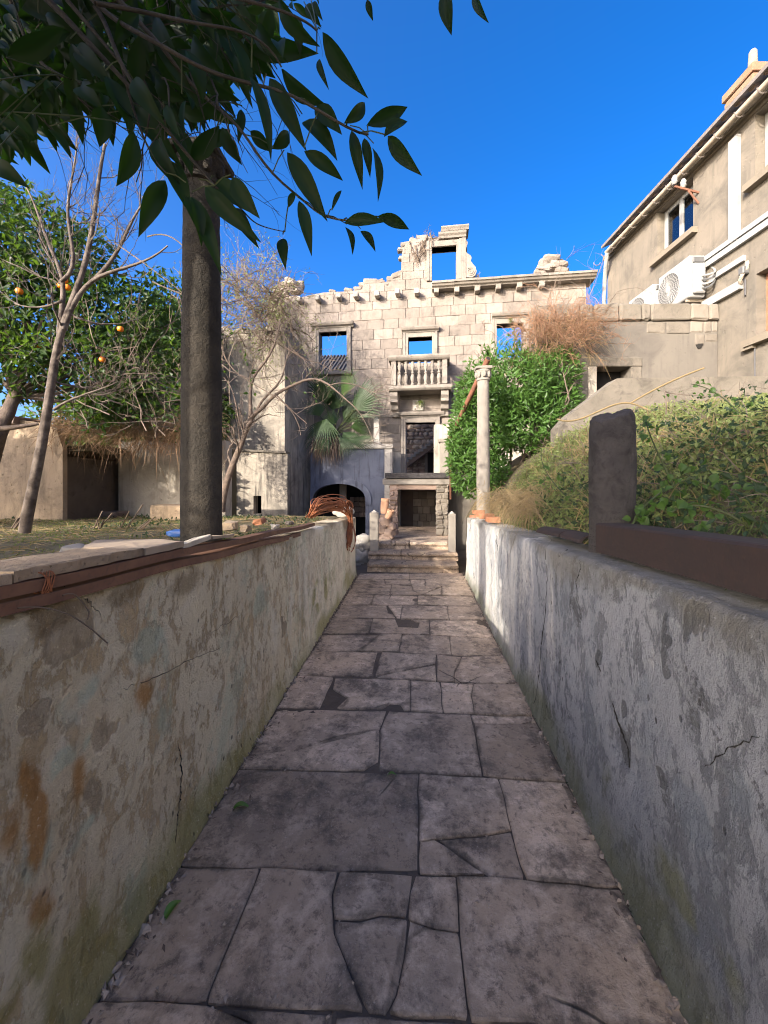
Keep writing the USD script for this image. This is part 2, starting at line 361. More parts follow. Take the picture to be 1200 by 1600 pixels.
# painted garden-wall plaster: layers of lime paint flaked off a cement render; stains come with the mesh (primvars)
def wall_plaster(name, base, pale, blue, cement, ochre, moss, topdirt, blue_amt, far_light):
    g = G(); p = g.pos(); ps = g.pos((1, 1.6, .30)); pv = g.pos((1, 1.15, .62))
    st = g('attribute', 'color', attribute='stain'); wr = g('attribute', 'color', attribute='wear')
    sr, sg, sb = (g('separate_color', k, color=st) for k in 'rgb'); wc, wk, wt = (g('separate_color', k, color=wr) for k in 'rgb')
    A = lambda c, k: tuple(np.array(c)*k)
    n1 = g.noise(1.1, 5, .6, pv, .4); n2 = g.noise(4.6, 10, .76, pv, .5); n2b = g.noise(17, 10, .78, pv, .3); n3 = g.noise(30, 8, .75, p); n4 = g.noise(4.2, 9, .74, ps, .2); n5 = g.noise(120, 5, .72, p)
    edge = g.m('multiply', g.m('subtract', n3, .5), .34)
    def warp(x): return g.m('add', x, edge)
    col = g.mix(g.step(n1, .35, .65), base, A(base, .80))
    col = g.mix(g.m('multiply', g.step(n2b, .40, .68), .25), col, A(cement, 1.2))
    flake = g.step(g.m('add', g.m('multiply', n2, .5), g.m('multiply', n2b, .5)), .455, .490); col = g.mix(g.m('multiply', flake, .85), col, pale)
    col = g.mix(g.m('multiply', g.step(g.noise(2.0, 4, .6, pv), .45, .62), .35), col, A(base, .95))
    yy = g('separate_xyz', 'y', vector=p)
    far_light_mask = g.step(g.m('add', warp(g.noise(2.4, 9, .72, ps, .3)), g.m('multiply', g.m('subtract', yy, 3.5), .10)), .42, .62); col = g.mix(g.m('multiply', far_light_mask, .88), col, far_light)  # paler toward the far end: sun and bounce light painted into the colour
    bm = g.m('multiply', g.step(warp(g.noise(1.5, 8, .7, pv, .6)), .52, .66), blue_amt); bm = g.m('maximum', bm, g.m('multiply', g.step(warp(sb), .3, .75), .8))
    col = g.mix(bm, col, blue)
    cm = g.step(warp(g.noise(2.1, 9, .72, g.pos((1, 1.1, .8)), .4)), .615, .65); cm = g.m('maximum', cm, g.step(warp(wc), .40, .5))
    col = g.mix(g.m('multiply', cm, .8), col, cement)
    streak = g.step(n4, .48, .70); col = g.mix(g.m('multiply', streak, .25), col, A(cement, .8))
    col = g.mix(g.m('multiply', g.step(warp(sr), .25, .75), .85), col, ochre)
    col = g.mix(g.m('multiply', g.step(warp(sg), .2, .8), .75), col, moss)
    col = g.mix(g.m('multiply', g.step(warp(wt), .25, .8), .7), col, topdirt)
    col = g.mix(g.m('multiply', g.step(n3, .57, .72), .34), col, A(cement, .6))
    col = g.mix(g.m('multiply', g.step(n5, .55, .72), .25), col, A(cement, .55))
    col = g.mix(g.m('multiply', g.step(g.noise(70, 4, .7, p), .60, .68), .5), col, A(pale, 1.1))
    pit = g.m('multiply', g.step(g.vor(13, g.pos((1, 1, .6))), .13, .06), g.step(n1, .45, .6)); col = g.mix(g.m('multiply', pit, .8), col, (.05, .045, .04))
    col = g.mix(g.step(wk, .3, .6), col, (.018, .016, .014))
    h = g.m('add', g.m('multiply', flake, .55), g.m('multiply', n3, 1.3)); h = g.m('add', h, g.m('multiply', n5, .45)); h = g.m('add', h, g.m('multiply', n2b, 1.6))
    h = g.m('subtract', h, g.m('multiply', cm, .5)); h = g.m('subtract', h, pit)
    g.done(name, col, .93, g.bump(h, 1.0, .024), spec=.2)
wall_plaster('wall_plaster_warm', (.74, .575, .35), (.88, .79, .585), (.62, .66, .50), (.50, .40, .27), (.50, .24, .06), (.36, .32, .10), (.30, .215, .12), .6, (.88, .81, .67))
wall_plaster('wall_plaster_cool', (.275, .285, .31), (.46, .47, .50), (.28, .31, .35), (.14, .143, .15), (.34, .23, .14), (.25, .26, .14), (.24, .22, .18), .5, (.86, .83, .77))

def leafmat(name, a, b, trans, rough=.45, spec=.5, dry=None):
    g = G(); r = g('geometry', 'random_per_island')
    col = g.mix(r, a, b)
    if dry: col = g.mix(g.step(r, *((.5, .55) if name == 'bank_grass' else (.86, .9))), col, dry)
    if name in ('ivy_leaf', 'weed_leaf', 'bank_grass', 'grass_green'): col = g.mix(g.m('multiply', g.step(g.m('add', g.noise(1.7, 4, .6), g.m('multiply', g.m('subtract', r, .5), .25)), .50, .60), .75), col, {'ivy_leaf': (.11, .10, .05), 'weed_leaf': (.36, .32, .17), 'bank_grass': (.38, .31, .17), 'grass_green': (.24, .22, .10)}[name])
    n = g.noise(30, 3, .6)
    col = g.mix(g.m('multiply', g.step(n, .45, .7), .35), col, tuple(np.array(a)*.6))
    g.done(name, col, rough, None, trans, spec)
leafmat('citrus_leaf', (.007, .018, .005), (.016, .036, .008), (.03, .085, .006), .5, .15)
leafmat('orange_leaf', (.02, .045, .009), (.065, .11, .022), (.12, .22, .02), .45, .3, dry=(.16, .17, .03))
leafmat('laurel_leaf', (.055, .12, .022), (.20, .285, .075), (.13, .22, .04), .42, .35)
leafmat('bramble_leaf', (.04, .08, .016), (.08, .135, .03), (.12, .22, .03), .5, .3, dry=(.18, .15, .06))
leafmat('ivy_leaf', (.02, .038, .018), (.055, .078, .038), (.08, .12, .03), .55, .25, dry=(.14, .12, .07))
leafmat('weed_leaf', (.17, .21, .07), (.36, .36, .15), (.2, .22, .06), .6, .3, dry=(.24, .19, .09))
leafmat('grass_green', (.08, .115, .025), (.18, .18, .06), (.16, .18, .04), .6, .3, dry=(.28, .22, .11))
leafmat('bank_grass', (.10, .13, .04), (.24, .24, .10), (.16, .16, .04), .6, .3, dry=(.28, .215, .11))
leafmat('grass_dry', (.30, .22, .11), (.22, .15, .07), (.2, .14, .06), .7)
leafmat('grass_rust', (.27, .165, .095), (.34, .24, .14), (.3, .2, .11), .7, dry=(.15, .17, .06))
leafmat('palm_leaf', (.035, .07, .02), (.09, .14, .04), (.08, .15, .03), .5)
leafmat('palm_bright', (.09, .17, .04), (.12, .2, .05), (.15, .25, .05), .45)
leafmat('palm_dead', (.17, .12, .09), (.11, .08, .065), (.1, .07, .05), .8)
leafmat('fallen_leaf', (.10, .20, .03), (.12, .24, .03), (.1, .2, .03), .4)
def plain(name, a, b, rough=.6, metallic=0., scale=8., bump=.15, spec=.4, dist=.01):
    g = G(); n = g.noise(scale, 6, .65)
    g.done(name, g.mix(g.step(n, .35, .65), a, b), rough, g.bump(g.noise(scale*5, 4, .6), bump, dist), spec=spec, metallic=metallic)
plain('bark', (.17, .125, .095), (.10, .075, .06), .9, scale=14, bump=.7, dist=.02)
plain('dark_bark', (.05, .04, .03), (.03, .025, .02), .9, scale=14, bump=.5)
plain('pale_bark', (.15, .12, .098), (.06, .044, .034), .85, scale=10, bump=.5)
plain('twig', (.11, .083, .066), (.18, .14, .11), .9)
plain('dry_twig', (.15, .112, .08), (.095, .066, .046), .9)
plain('rust_twig', (.27, .145, .085), (.20, .115, .07), .9)
plain('green_stem', (.03, .045, .015), (.05, .06, .02), .6)
plain('orange_fruit', (.72, .17, .004), (.68, .20, .006), .45, bump=.1)
plain('white_paint', (.27, .268, .26), (.24, .238, .23), .5, bump=.05)
plain('grey_plastic', (.10, .10, .10), (.085, .085, .085), .5, bump=.05)
plain('white_casing', (.26, .258, .25), (.24, .238, .23), .4, bump=.03)
plain('dark_metal', (.05, .05, .055), (.07, .065, .065), .5)
plain('gutter_metal', (.36, .30, .23), (.28, .235, .185), .5, bump=.1)
plain('roof_edge', (.13, .11, .1), (.17, .15, .13), .7)
plain('brown_wood', (.30, .14, .08), (.24, .11, .065), .6, bump=.2)
plain('blue_logo', (.18, .42, .68), (.18, .42, .68), .5, bump=0.)
plain('blue_plastic', (.03, .09, .3), (.04, .12, .36), .4)
plain('curtain', (.60, .58, .54), (.46, .45, .43), .9)
def rusty(name, a, b, c, rough=.75):
    g = G(); p = g.pos(); n = g.noise(6, 8, .7, p); m = g.noise(40, 5, .7, p)
    col = g.mix(g.step(n, .35, .65), a, b); col = g.mix(g.m('multiply', g.step(m, .5, .7), .6), col, c)
    g.done(name, col, rough, g.bump(g.m('add', m, n), .35, .006), spec=.35)
rusty('rust_rail', (.105, .050, .032), (.15, .075, .044), (.07, .04, .03))
rusty('rust_beam', (.026, .016, .015), (.018, .013, .013), (.038, .021, .016), .75)
rusty('rust_pipe', (.20, .085, .05), (.15, .07, .045), (.09, .05, .035))
rusty('rust_wire', (.30, .11, .045), (.20, .07, .035), (.12, .05, .03))
def glass():
    g = G(); f = g('fresnel', 'fac', IOR=1.5)
    f2 = g('math', 'value', math_type='add', value1=f, value2=.12, use_clamp=True)
    s = g('mix_closure', 'closure', fac=f2, closure1=g('transparent_bsdf', 'BSDF', color=(.8, .85, .88)), closure2=g('glossy_bsdf', 'BSDF', color=(.9, .92, .95), roughness=.02))
    MAT['pane_glass'] = usdkit.material(stage, '/World/Looks/pane_glass', g.n, g.l, surface=str(s))
glass()

# ================================================================== THE SETTING
def heightsheet(xs, ys, fn):
    X, Y = np.meshgrid(xs, ys, indexing='ij'); Z = fn(X, Y)
    V = np.stack([X, Y, Z], -1).reshape(-1, 3); nx, ny = X.shape
    i = np.arange(nx-1)[:, None]*ny + np.arange(ny-1)[None, :]
    F = np.stack([i, i+ny, i+ny+1, i+1], -1).reshape(-1, 4)
    return (V, F)
def nz(X, Y, s, seed=0): return meshkit.fbm(np.stack([X*s, Y*s, np.zeros_like(X)+seed*7.3], -1), 4) - .5
XL, XR = -1.087, 0.892                    # faces of the two path walls
far = np.array([-900, -300, -80, -30, -12, 0, 12, 30, 80, 300, 900.])
solo('ground', heightsheet(far, far, lambda X, Y: X*0 - .35), 'garden_soil', kind='structure', smooth=False)

PATH = solo('path', heightsheet(np.linspace(XL-.03, XR+.03, 60), np.linspace(-1.5, 8.2, 240), lambda X, Y: FS*Y - .010 + .012*nz(X, Y, 7)), 'soil', kind='structure', smooth=True)
def xl(y): return 120 + (1600-y)*.6259
def xr(y): return 1085 - (1600-y)*.5122
# paving slabs: corner points as surveyed along the joints
L_ = lambda y: (xl(y)+7*max(.15, (y-747)/850), y)
R_ = lambda y: (xr(y)-9*max(.15, (y-747)/850), y)
SLABS = [
 [L_(1561), (164,1560), (325,1569), (394,1594), (330,1760), (-60,1760)],
 [(325,1569), (577,1584), (522,1590), (500,1760), (330,1760), (394,1594)],
 [(522,1590), (577,1584), (650,1590), (733,1594), (760,1596), (800,1760), (500,1760)],
 [(760,1596), R_(1606), (1240,1760), (800,1760)],
 [L_(1354), (406,1356), (352,1490), (322,1567), (164,1560), L_(1561)],
 [(406,1356), (531,1360), (520,1397), (522,1457), (543,1516), (575,1583), (325,1569), (322,1567), (352,1490)],
 [(531,1360), (646,1365), (637,1430), (595,1427), (563,1435), (520,1434), (520,1397)],
 [(520,1434), (563,1435), (595,1427), (637,1430), (634,1494), (621,1553), (605,1584), (575,1583), (543,1516), (522,1457)],
 [(646,1365), (714,1367), (717,1457), (678,1450), (639,1435), (637,1430)],
 [(639,1435), (678,1450), (717,1457), (733,1592), (605,1586), (621,1553), (634,1494), (637,1430)],
 [(714,1367), (820,1373), R_(1387), R_(1606), (733,1594), (717,1457)],
 [L_(1201), (389,1201), (500,1203), (654,1207), (651,1358), (531,1360), (406,1356), L_(1354)],
 [(654,1208), (779,1216), (801,1299), (735,1307), (680,1312), (653,1316)],
 [(653,1316), (680,1312), (700,1324), (765,1370), (651,1363)],
 [(680,1312), (735,1307), (801,1299), (820,1373), (765,1370), (700,1324)],
 [(779,1216), (880,1222), R_(1223), R_(1387), (820,1373), (801,1299)],
 [L_(1105), (441,1105), (605,1110), (594,1139), (530,1150), (470,1170), (402,1178), L_(1182)],
 [L_(1182), (402,1178), (470,1170), (530,1150), (594,1139), (590,1190), (568,1203), (389,1201), L_(1201)],
 [(607,1110), (736,1116), (755,1212), (654,1207), (590,1204), (594,1139)],
 [(736,1116), (833,1119), R_(1119), R_(1127), (796,1132), (740,1129)],
 [(740,1129), (796,1132), R_(1127), R_(1223), (880,1222), (779,1216), (755,1212)],
 [L_(1055), (475,1055), (522,1058), (500,1106), (441,1105), L_(1105)],
 [(522,1060), (586,1060), (641,1062), (641,1110), (632,1110), (626,1100), (610,1098), (598,1108), (525,1107), (543,1090), (520,1076)],
 [(641,1062), (687,1065), (693,1112), (641,1110)],
 [(687,1065), (739,1069), (736,1088), (742,1114), (693,1112)],
 [(739,1069), R_(1069), R_(1119), (833,1119), (742,1115), (736,1088)],
 [L_(1019), (496,1018), (590,1019), (584,1040), (582,1057), (475,1055), L_(1055)],
 [(596,1019), (681,1022), (680,1038), (644,1045), (597,1054), (586,1058)],
 [(586,1058), (597,1054), (644,1045), (680,1038), (683,1064), (640,1061)],
 [(681,1022), (721,1026), (711,1048), (709,1065), (683,1064)],
 [(721,1026), (776,1024), R_(1024), R_(1067), (740,1068), (709,1065), (711,1048)],
 [L_(991), (509,991), (592,992), (563,1016), (555,1018), (496,1018), L_(1019)],
 [(592,992), (628,989), (623,1019), (555,1018), (563,1016)],
 [(628,989), (672,992), (701,993), (705,1023), (623,1019)],
 [(701,993), (769,996), R_(996), R_(1025), (776,1024), (705,1023)],
 [L_(965), (531,965), (583,967), (576,990), (509,990), L_(990)],
 [(583,967), (618,968), (622,980), (652,981), (655,973), (640,968), (670,968.5), (671.5,991.5), (576,990)],
 [(671,968.5), (755,968), R_(968), R_(996), (769,996), (672,992)],
 [L_(945), (541,945), (604,946), (606,958), (614,960), (618,965.5), (531,965), L_(965)],
 [(606,946), (629,946), (625,966.7), (619,965), (614,958)],
 [(629,946), (699,947), (702,968), (625,966.7)],
 [(699,947), R_(947), R_(968), (702,968)],
 [L_(928.5), (585,929), (579,945), L_(945)],
 [(585,929), (653,930), (652,945), (579,945)],
 [(653,930), R_(931), R_(947), (652,945)],
 [L_(913), (565,913), (612,913), (609,929), L_(928.5)],
 [(612,913), (643,915), (646,923), (660,929), (609,929)],
 [(643,915), (664,916), (690,916), (664,927), (660,929), (646,923)],
 [(690,917), (690,929), (661,929.5), (664,927)],
 [(690,916), R_(916), R_(931), (690,930)],
 [L_(905), (600,905), (603,913), L_(913)],
 [(600,905), (640,905), (643,914), (603,913)],
 [(640,905), (664,905), (664.5,916), (643,915)],
 [(664,905), R_(905), R_(916), (664.5,916)],
 [L_(896), (640,896), (640,905), L_(905)],
 [(640,896), R_(895), R_(905), (640,905)],
]
rs = np.random.default_rng(5)
def slab_mesh(poly, th, bev, rng, zj=.004, step=.07):
    q = poly.buffer(-.0032, join_style=2)
    if q.geom_type != 'Polygon': q = max(q.geoms, key=lambda g: g.area)
    q = q.simplify(.002)
    n = max(10, int(q.length/step)); ring = np.array([q.exterior.interpolate(t, normalized=True).coords[0] for t in np.linspace(0, 1, n, endpoint=False)])
    ring = np.vstack([ring, np.array(q.exterior.coords[:-1])])
    t = np.array([q.exterior.project(Point(*p)) for p in ring]); ring = ring[np.argsort(t)]
    nrm = np.stack([meshkit.noise(np.c_[ring*9, np.full(len(ring), 3.1+k)]) - .5 for k in (0, 5)], 1)
    ring = ring + nrm*.014
    pr = Polygon(ring).buffer(0)
    if pr.geom_type != 'Polygon': pr = max(pr.geoms, key=lambda g: g.area)
    ring = np.array(pr.exterior.coords[:-1])
    inner = pr.buffer(-bev, join_style=2)
    if inner.geom_type != 'Polygon' or inner.is_empty: inner = max(inner.geoms, key=lambda g: g.area)
    iv, if_ = trimesh.creation.triangulate_polygon(inner, engine='earcut')
    ci = np.array([pr.exterior.interpolate(pr.exterior.project(Point(*p))).coords[0] for p in np.array(inner.exterior.coords[:-1])])
    zt = rng.uniform(-zj, zj)*1.5; tx, ty = rng.uniform(-.010, .010, 2); c = ring.mean(0)
    def z(P): return FS*P[:, 1] + zt + (P[:, 0]-c[0])*tx + (P[:, 1]-c[1])*ty
    iv = np.asarray(iv)
    top = np.c_[iv, z(iv)]
    ir = np.array(inner.exterior.coords[:-1]); n = len(ir)
    core = inner.buffer(-.04, join_style=2)
    if core.geom_type == 'Polygon' and not core.is_empty and core.area > .3*inner.area:
        core = core.simplify(.004); cr_ = np.array(core.exterior.coords[:-1]); gv, gf = trimesh.creation.triangulate_polygon(Polygon(ir, [cr_]), engine='earcut'); kv, kf = trimesh.creation.triangulate_polygon(core, engine='earcut')
        gv, kv = np.asarray(gv), np.asarray(kv); iv = np.vstack([gv, kv]); if_ = np.vstack([gf, np.asarray(kf)+len(gv)])
        ed = np.r_[[1. if Point(*q).distance(inner.exterior) < .004 else 0. for q in gv], np.zeros(len(kv))]; top = np.c_[iv, z(iv)]
    else: ed = np.full(len(iv), .6)
    A = np.c_[ir, z(ir)]; B = np.c_[ci, z(ci) - bev*.8]; Cc = np.c_[ci, z(ci) - th]
    V = np.vstack([top, A, B, Cc]); o = len(top); F = [tuple(f) for f in if_]
    for i in range(n):
        j = (i+1) % n
        F += [(o+i, o+n+i, o+n+j), (o+i, o+n+j, o+j), (o+n+i, o+2*n+i, o+2*n+j), (o+n+i, o+2*n+j, o+n+j)]
    edge = np.r_[ed, np.ones(3*n)]
    F = np.array(F); fn = np.cross(V[F[:o > 0 and len(if_), 1]]-V[F[:len(if_), 0]], V[F[:len(if_), 2]]-V[F[:len(if_), 0]])[:, 2] if len(if_) else np.zeros(0)
    bad = np.where(fn < 0)[0]; F[bad] = F[bad][:, ::-1]
    return (V, F), {'edge': np.repeat(edge[:, None], 3, 1)}
for s in SLABS:
    P = Polygon([tuple(floor_pt(*q)[:2]) for q in s]).buffer(0)
    if P.geom_type != 'Polygon': P = max(P.geoms, key=lambda g: g.area)
    mm, pv_ = slab_mesh(P, .03, .006, rs)
    part('paving_slab', mm, 'paving_stone', PATH, primvars=pv_)
# paving behind the viewpoint
for r in range(3):
    for c in range(3):
        y0 = .93 - .55*(r+1); x0 = XL + .66*c
        mm, pv_ = slab_mesh(sbox(x0+.004, y0, x0+.655, y0+.545), .03, .006, rs)
        part('paving_slab', mm, 'paving_stone', PATH, primvars=pv_)

# gardens on both sides, above the walls
def zl(X, Y): return 1.30 - .012*np.maximum(Y, 0) + .05*nz(X, Y, 1.2) + .03*nz(X, Y, 5, 2)
def wedge(xs, ys, fn, zb=-.3):
    """terrain block: top sheet plus skirts down to zb"""
    v, f = heightsheet(xs, ys, fn); nx, ny = len(xs), len(ys)
    f4 = [f]; b = v.copy(); b[:, 2] = zb; V = np.vstack([v, b]); o = len(v)
    idx = np.arange(nx*ny).reshape(nx, ny)
    for e in (idx[0], idx[-1][::-1], idx[:, 0][::-1], idx[:, -1]):
        f4.append(np.stack([e[:-1], e[1:], e[1:]+o, e[:-1]+o], 1))
    return (V, np.vstack(f4))
GL = solo('garden_ground', wedge(np.r_[-60, -30, -18, np.linspace(-12, -1.30, 70)], np.r_[-40, -15, np.linspace(-6, 6.85, 70)], zl), 'garden_soil', kind='structure', smooth=30)
def zr(X, Y):
    e = np.maximum(X-1.16, 0); H = .42 + .205*np.clip(Y, 0, 6.4)
    return 1.25 - .02*np.maximum(Y, 0) + H*(1-np.exp(-e/.85)) + .02*e + (.16*nz(X, Y, 1.3, 4) + .06*nz(X, Y, 4, 6))*np.clip(e*4, 0, 1)
GR = solo('garden_bank', wedge(np.r_[np.linspace(1.15, 6.5, 60), 9, 20, 60], np.r_[-40, -15, np.linspace(-6, 9.2, 80)], zr), 'garden_soil', kind='structure', smooth=30)

# ---------------------------------------------------------- the two plastered path walls
def ztop(Y): return 1.445 - .0345*np.clip(Y, -2, 8)
def path_wall(name, Xf, sgn, mat, label, seed, marks, thick=.30):
    """sgn: direction of the wall's back (-1 left, +1 right)"""
    ys = [-1.2]
    while ys[-1] < 7.09: ys.append(ys[-1] + max(.010, .0125*max(.4, ys[-1])))
    ys = np.array(ys); ys[-1] = 7.09
    nf = 120; prof = [(0, t) for t in np.linspace(-.06, .985, nf)] + [(.006, .995), (.02, 1.0)] + [(x, 1.0) for x in np.linspace(.04, thick, 12)] + [(thick, .5), (thick, -.05)]
    prof = np.array(prof); K = len(prof)
    Y = np.repeat(ys[:, None], K, 1); H = ztop(Y); Z0 = FS*Y
    Zr = np.where(prof[None, :, 1] <= 1, Z0 + prof[None, :, 1]*(H-Z0), 0)
    p3 = np.stack([Y, Zr, np.zeros_like(Y)], -1)
    big = meshkit.fbm(p3*np.array([1.3, 1.6, 1])+seed, 3)-.5; mid = meshkit.fbm(p3*np.array([7, 5.5, 1])+seed*2, 4)-.5; fine = meshkit.fbm(p3*np.array([26, 22, 1])+seed*3, 3)-.5
    flake = np.clip((meshkit.fbm(p3*np.array([4.2, 3.4, 1])+seed*5, 5)-.47)/.03, 0, 1)
    disp = .035*big + .016*mid + .006*fine + .006*flake
    # toe of the wall bulges out, the arris is chipped
    toe = np.clip(1 - prof[None, :, 1]/.09, 0, 1)*.02
    chip = np.clip((meshkit.fbm(np.stack([Y*3.2, Y*0+seed, Y*0], -1), 5)-.5)*2.2, 0, 1)*.045
    ed = np.clip((prof[None, :, 1]-.93)/.07, 0, 1)*(prof[None, :, 0] < .12)
    depth = prof[None, :, 0] + np.where(prof[None, :, 0] < .001, -disp-toe, 0) + ed*chip*.9*(prof[None, :, 0] < .03)
    Zr = Zr - ed*chip*.55 + np.where((prof[None, :, 0] > .03) & (prof[None, :, 0] < thick) & (prof[None, :, 1] > .99), .014*mid+.008*fine, 0)
    stain = np.zeros(Y.shape+(3,)); wear = np.zeros(Y.shape+(3,))
    hr = prof[None, :, 1]
    nlow = meshkit.fbm(p3*np.array([2.3, 3, 1])+seed*7, 4)
    stain[..., 1] = np.clip(1.35*nlow - hr*2.6 + .12, 0, 1)
    wear[..., 2] = np.clip((hr-.86)*5 + (nlow-.5)*2.2, 0, 1)*.9
    for kind, cy, cz, ry, rz, w in marks:
        q = np.exp(-((Y-cy)/ry/1.2)**2 - ((Zr-cz)/rz/1.2)**2)*w*np.clip(5.5*meshkit.fbm(p3*np.array([7.5, 6, 1])+cy*11, 6)-1.9, 0, 1.5)
        if kind < 3: stain[..., kind] = np.maximum(stain[..., kind], q)
        else: wear[..., kind-3] = np.maximum(wear[..., kind-3], q)
    V = np.stack([Xf + sgn*depth, Y, Zr], -1).reshape(-1, 3); n = len(ys)
    i = np.arange(n-1)[:, None]*K + np.arange(K-1)[None, :]
    F = np.stack([i, i+1, i+K+1, i+K], -1).reshape(-1, 4)
    if sgn > 0: F = F[:, ::-1]
    f3 = np.vstack([F[:, [0, 1, 2]], F[:, [0, 2, 3]]])
    e = (n-1)*K + np.arange(K); V = np.vstack([V, V[e], V[e].mean(0)]); m = len(V)-1; b = m-K
    cap = np.array([[m, b+k, b+k+1] for k in range(K-1)])
    f3 = np.vstack([f3, cap if sgn < 0 else cap[:, ::-1]])
    pad = lambda A: np.vstack([A.reshape(-1, 3), A.reshape(-1, 3)[e], A.reshape(-1, 3)[e].mean(0)[None]])
    # orientation check: front face must look to the path
    t = f3[K//3]; nn = np.cross(V[t[1]]-V[t[0]], V[t[2]]-V[t[0]])
    if nn[0]*sgn > 0: f3 = f3[:, ::-1]
    W = thing(name, label, 'wall', (Xf, 0, 0))
    part('plaster', (V, f3), mat, W, smooth=True, primvars={'stain': pad(stain), 'wear': pad(wear)})
    return W
def lw(px, py): q = at_x(px, py, XL); return q[1], q[2]
def rw(px, py): q = at_x(px, py, XR); return q[1], q[2]
def mk(fn, kind, px, py, rx, rz, w=1.0):
    y, z = fn(px, py); y2 = fn(px+rx, py)[0]; z2 = fn(px, py-rz)[1]
    return (kind, y, z, abs(y2-y)+1e-3, abs(z2-z)+1e-3, w)
ML = [mk(lw, 0, 52, 1270, 16, 75, 1.1), mk(lw, 0, 35, 1235, 14, 40, .8), mk(lw, 0, 62, 1445, 20, 50, 1.0), mk(lw, 0, 20, 1275, 26, 60, .55), mk(lw, 0, 120, 1215, 12, 50, .5), mk(lw, 0, 225, 1080, 14, 30, .6),
      mk(lw, 3, 112, 1010, 34, 52, 1.2), mk(lw, 3, 62, 1118, 22, 22, 1.1), mk(lw, 3, 175, 1130, 26, 34, .8), mk(lw, 3, 150, 1240, 24, 40, .6), mk(lw, 3, 355, 975, 14, 40, .8), mk(lw, 3, 440, 965, 7, 34, .8),
      mk(lw, 2, 120, 1090, 28, 40, .8), mk(lw, 2, 95, 1190, 40, 18, .9), mk(lw, 2, 140, 1290, 30, 22, .8), mk(lw, 2, 210, 1400, 16, 45, 1.0), mk(lw, 2, 240, 1000, 26, 26, .9), mk(lw, 2, 275, 1290, 9, 30, .8), mk(lw, 2, 255, 1120, 20, 50, .7), mk(lw, 2, 60, 1330, 30, 40, .7), mk(lw, 2, 400, 940, 22, 30, .6),
      mk(lw, 1, 140, 1500, 60, 90, .9), mk(lw, 1, 20, 1540, 50, 70, .9), mk(lw, 1, 500, 925, 20, 25, .8), mk(lw, 5, 60, 970, 70, 24, .9), mk(lw, 5, 190, 920, 50, 22, .9), mk(lw, 5, 300, 905, 30, 20, .7)]
MR = [mk(rw, 3, 1085, 985, 16, 50, .9), mk(rw, 3, 1040, 1000, 10, 60, .8), mk(rw, 3, 975, 1140, 9, 45, .9), mk(rw, 3, 1030, 1215, 14, 20, .9), mk(rw, 3, 938, 1040, 6, 20, .9), mk(rw, 5, 1120, 960, 50, 22, .9), mk(rw, 5, 990, 900, 40, 16, .7),
      mk(rw, 2, 1080, 1260, 30, 50, .9), mk(rw, 2, 1150, 1230, 30, 40, .7), mk(rw, 2, 1000, 1080, 30, 40, .6), mk(rw, 1, 1060, 1400, 40, 60, .8), mk(rw, 1, 1140, 1500, 40, 70, .8), mk(rw, 1, 940, 1200, 16, 30, .7), mk(rw, 0, 1130, 1250, 14, 40, .5)]
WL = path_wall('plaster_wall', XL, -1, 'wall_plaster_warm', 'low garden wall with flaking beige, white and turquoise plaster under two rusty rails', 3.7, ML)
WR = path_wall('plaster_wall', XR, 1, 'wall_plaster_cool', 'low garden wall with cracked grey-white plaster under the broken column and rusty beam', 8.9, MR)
# cracks in the plaster: narrow dark grooves standing open
def crack(fn, pts, w, parent, sgn):
    rng = np.random.default_rng(int(pts[0][0]))
    base = np.array([fn(*p) for p in pts]); t = np.linspace(0, 1, len(base)); tt = np.linspace(0, 1, len(base)*7)
    q = np.stack([np.interp(tt, t, base[:, k]) for k in (0, 1)], 1) + rng.normal(size=(len(tt), 2))*.0035
    ww = w*np.sin(np.pi*np.clip(tt*.92+.04, 0, 1))**.5*rng.uniform(.5, 1.2, len(tt))
    d = np.gradient(q, axis=0); d /= np.linalg.norm(d, axis=1, keepdims=True)+1e-9; nn = np.stack([-d[:, 1], d[:, 0]], 1)
    a, b = q+nn*ww[:, None]/2, q-nn*ww[:, None]/2
    X = XL if sgn < 0 else XR
    return a, b, X
def wall_surface(meshpath): 
    m = UsdGeom.Mesh.Get(stage, meshpath); return np.array(m.GetPointsAttr().Get())
from scipy.spatial import cKDTree
for W, fn, sgn, X0, lst in ((WL, lw, -1, XL, [([(279,1160),(284,1200),(283,1240),(276,1285),(271,1318)], .009), ([(345,1010),(300,1030),(235,1062),(190,1075)], .004), ([(90,905),(130,930),(160,960)], .004), ([(375,960),(330,990)], .003)]),
                             (WR, rw, 1, XR, [([(852,838),(856,900),(853,960),(845,1040),(838,1100)], .016), ([(908,868),(911,890),(902,910),(905,920)], .008), ([(877,858),(878,878)], .008), ([(958,1100),(966,1130),(978,1160),(982,1200)], .022), ([(934,1030),(943,1050)], .014), ([(1100,1200),(1140,1170),(1190,1150)], .005), ([(776,835),(775,846),(779,860)], .02)])):
    pts = wall_surface(W+'/plaster')+np.array([X0, 0, 0]); fr = np.abs(pts[:, 0]-X0) < .06; tree = cKDTree(pts[fr][:, 1:]); px = pts[fr][:, 0]
    for pl, w in lst:
        a, b, _ = crack(fn, pl, w, W, sgn)
        xa = px[tree.query(a)[1]] - sgn*.0012; xb = px[tree.query(b)[1]] - sgn*.0012
        V = np.vstack([np.c_[xa, a], np.c_[xb, b]]); n = len(a)
        F = np.array([(i, i+1, n+i+1) for i in range(n-1)] + [(i, n+i+1, n+i) for i in range(n-1)])
        t = F[0]; nn = np.cross(V[t[1]]-V[t[0]], V[t[2]]-V[t[0]])
        part('crack', (V, F if nn[0]*sgn < 0 else F[:, ::-1]), 'dark_void', W)

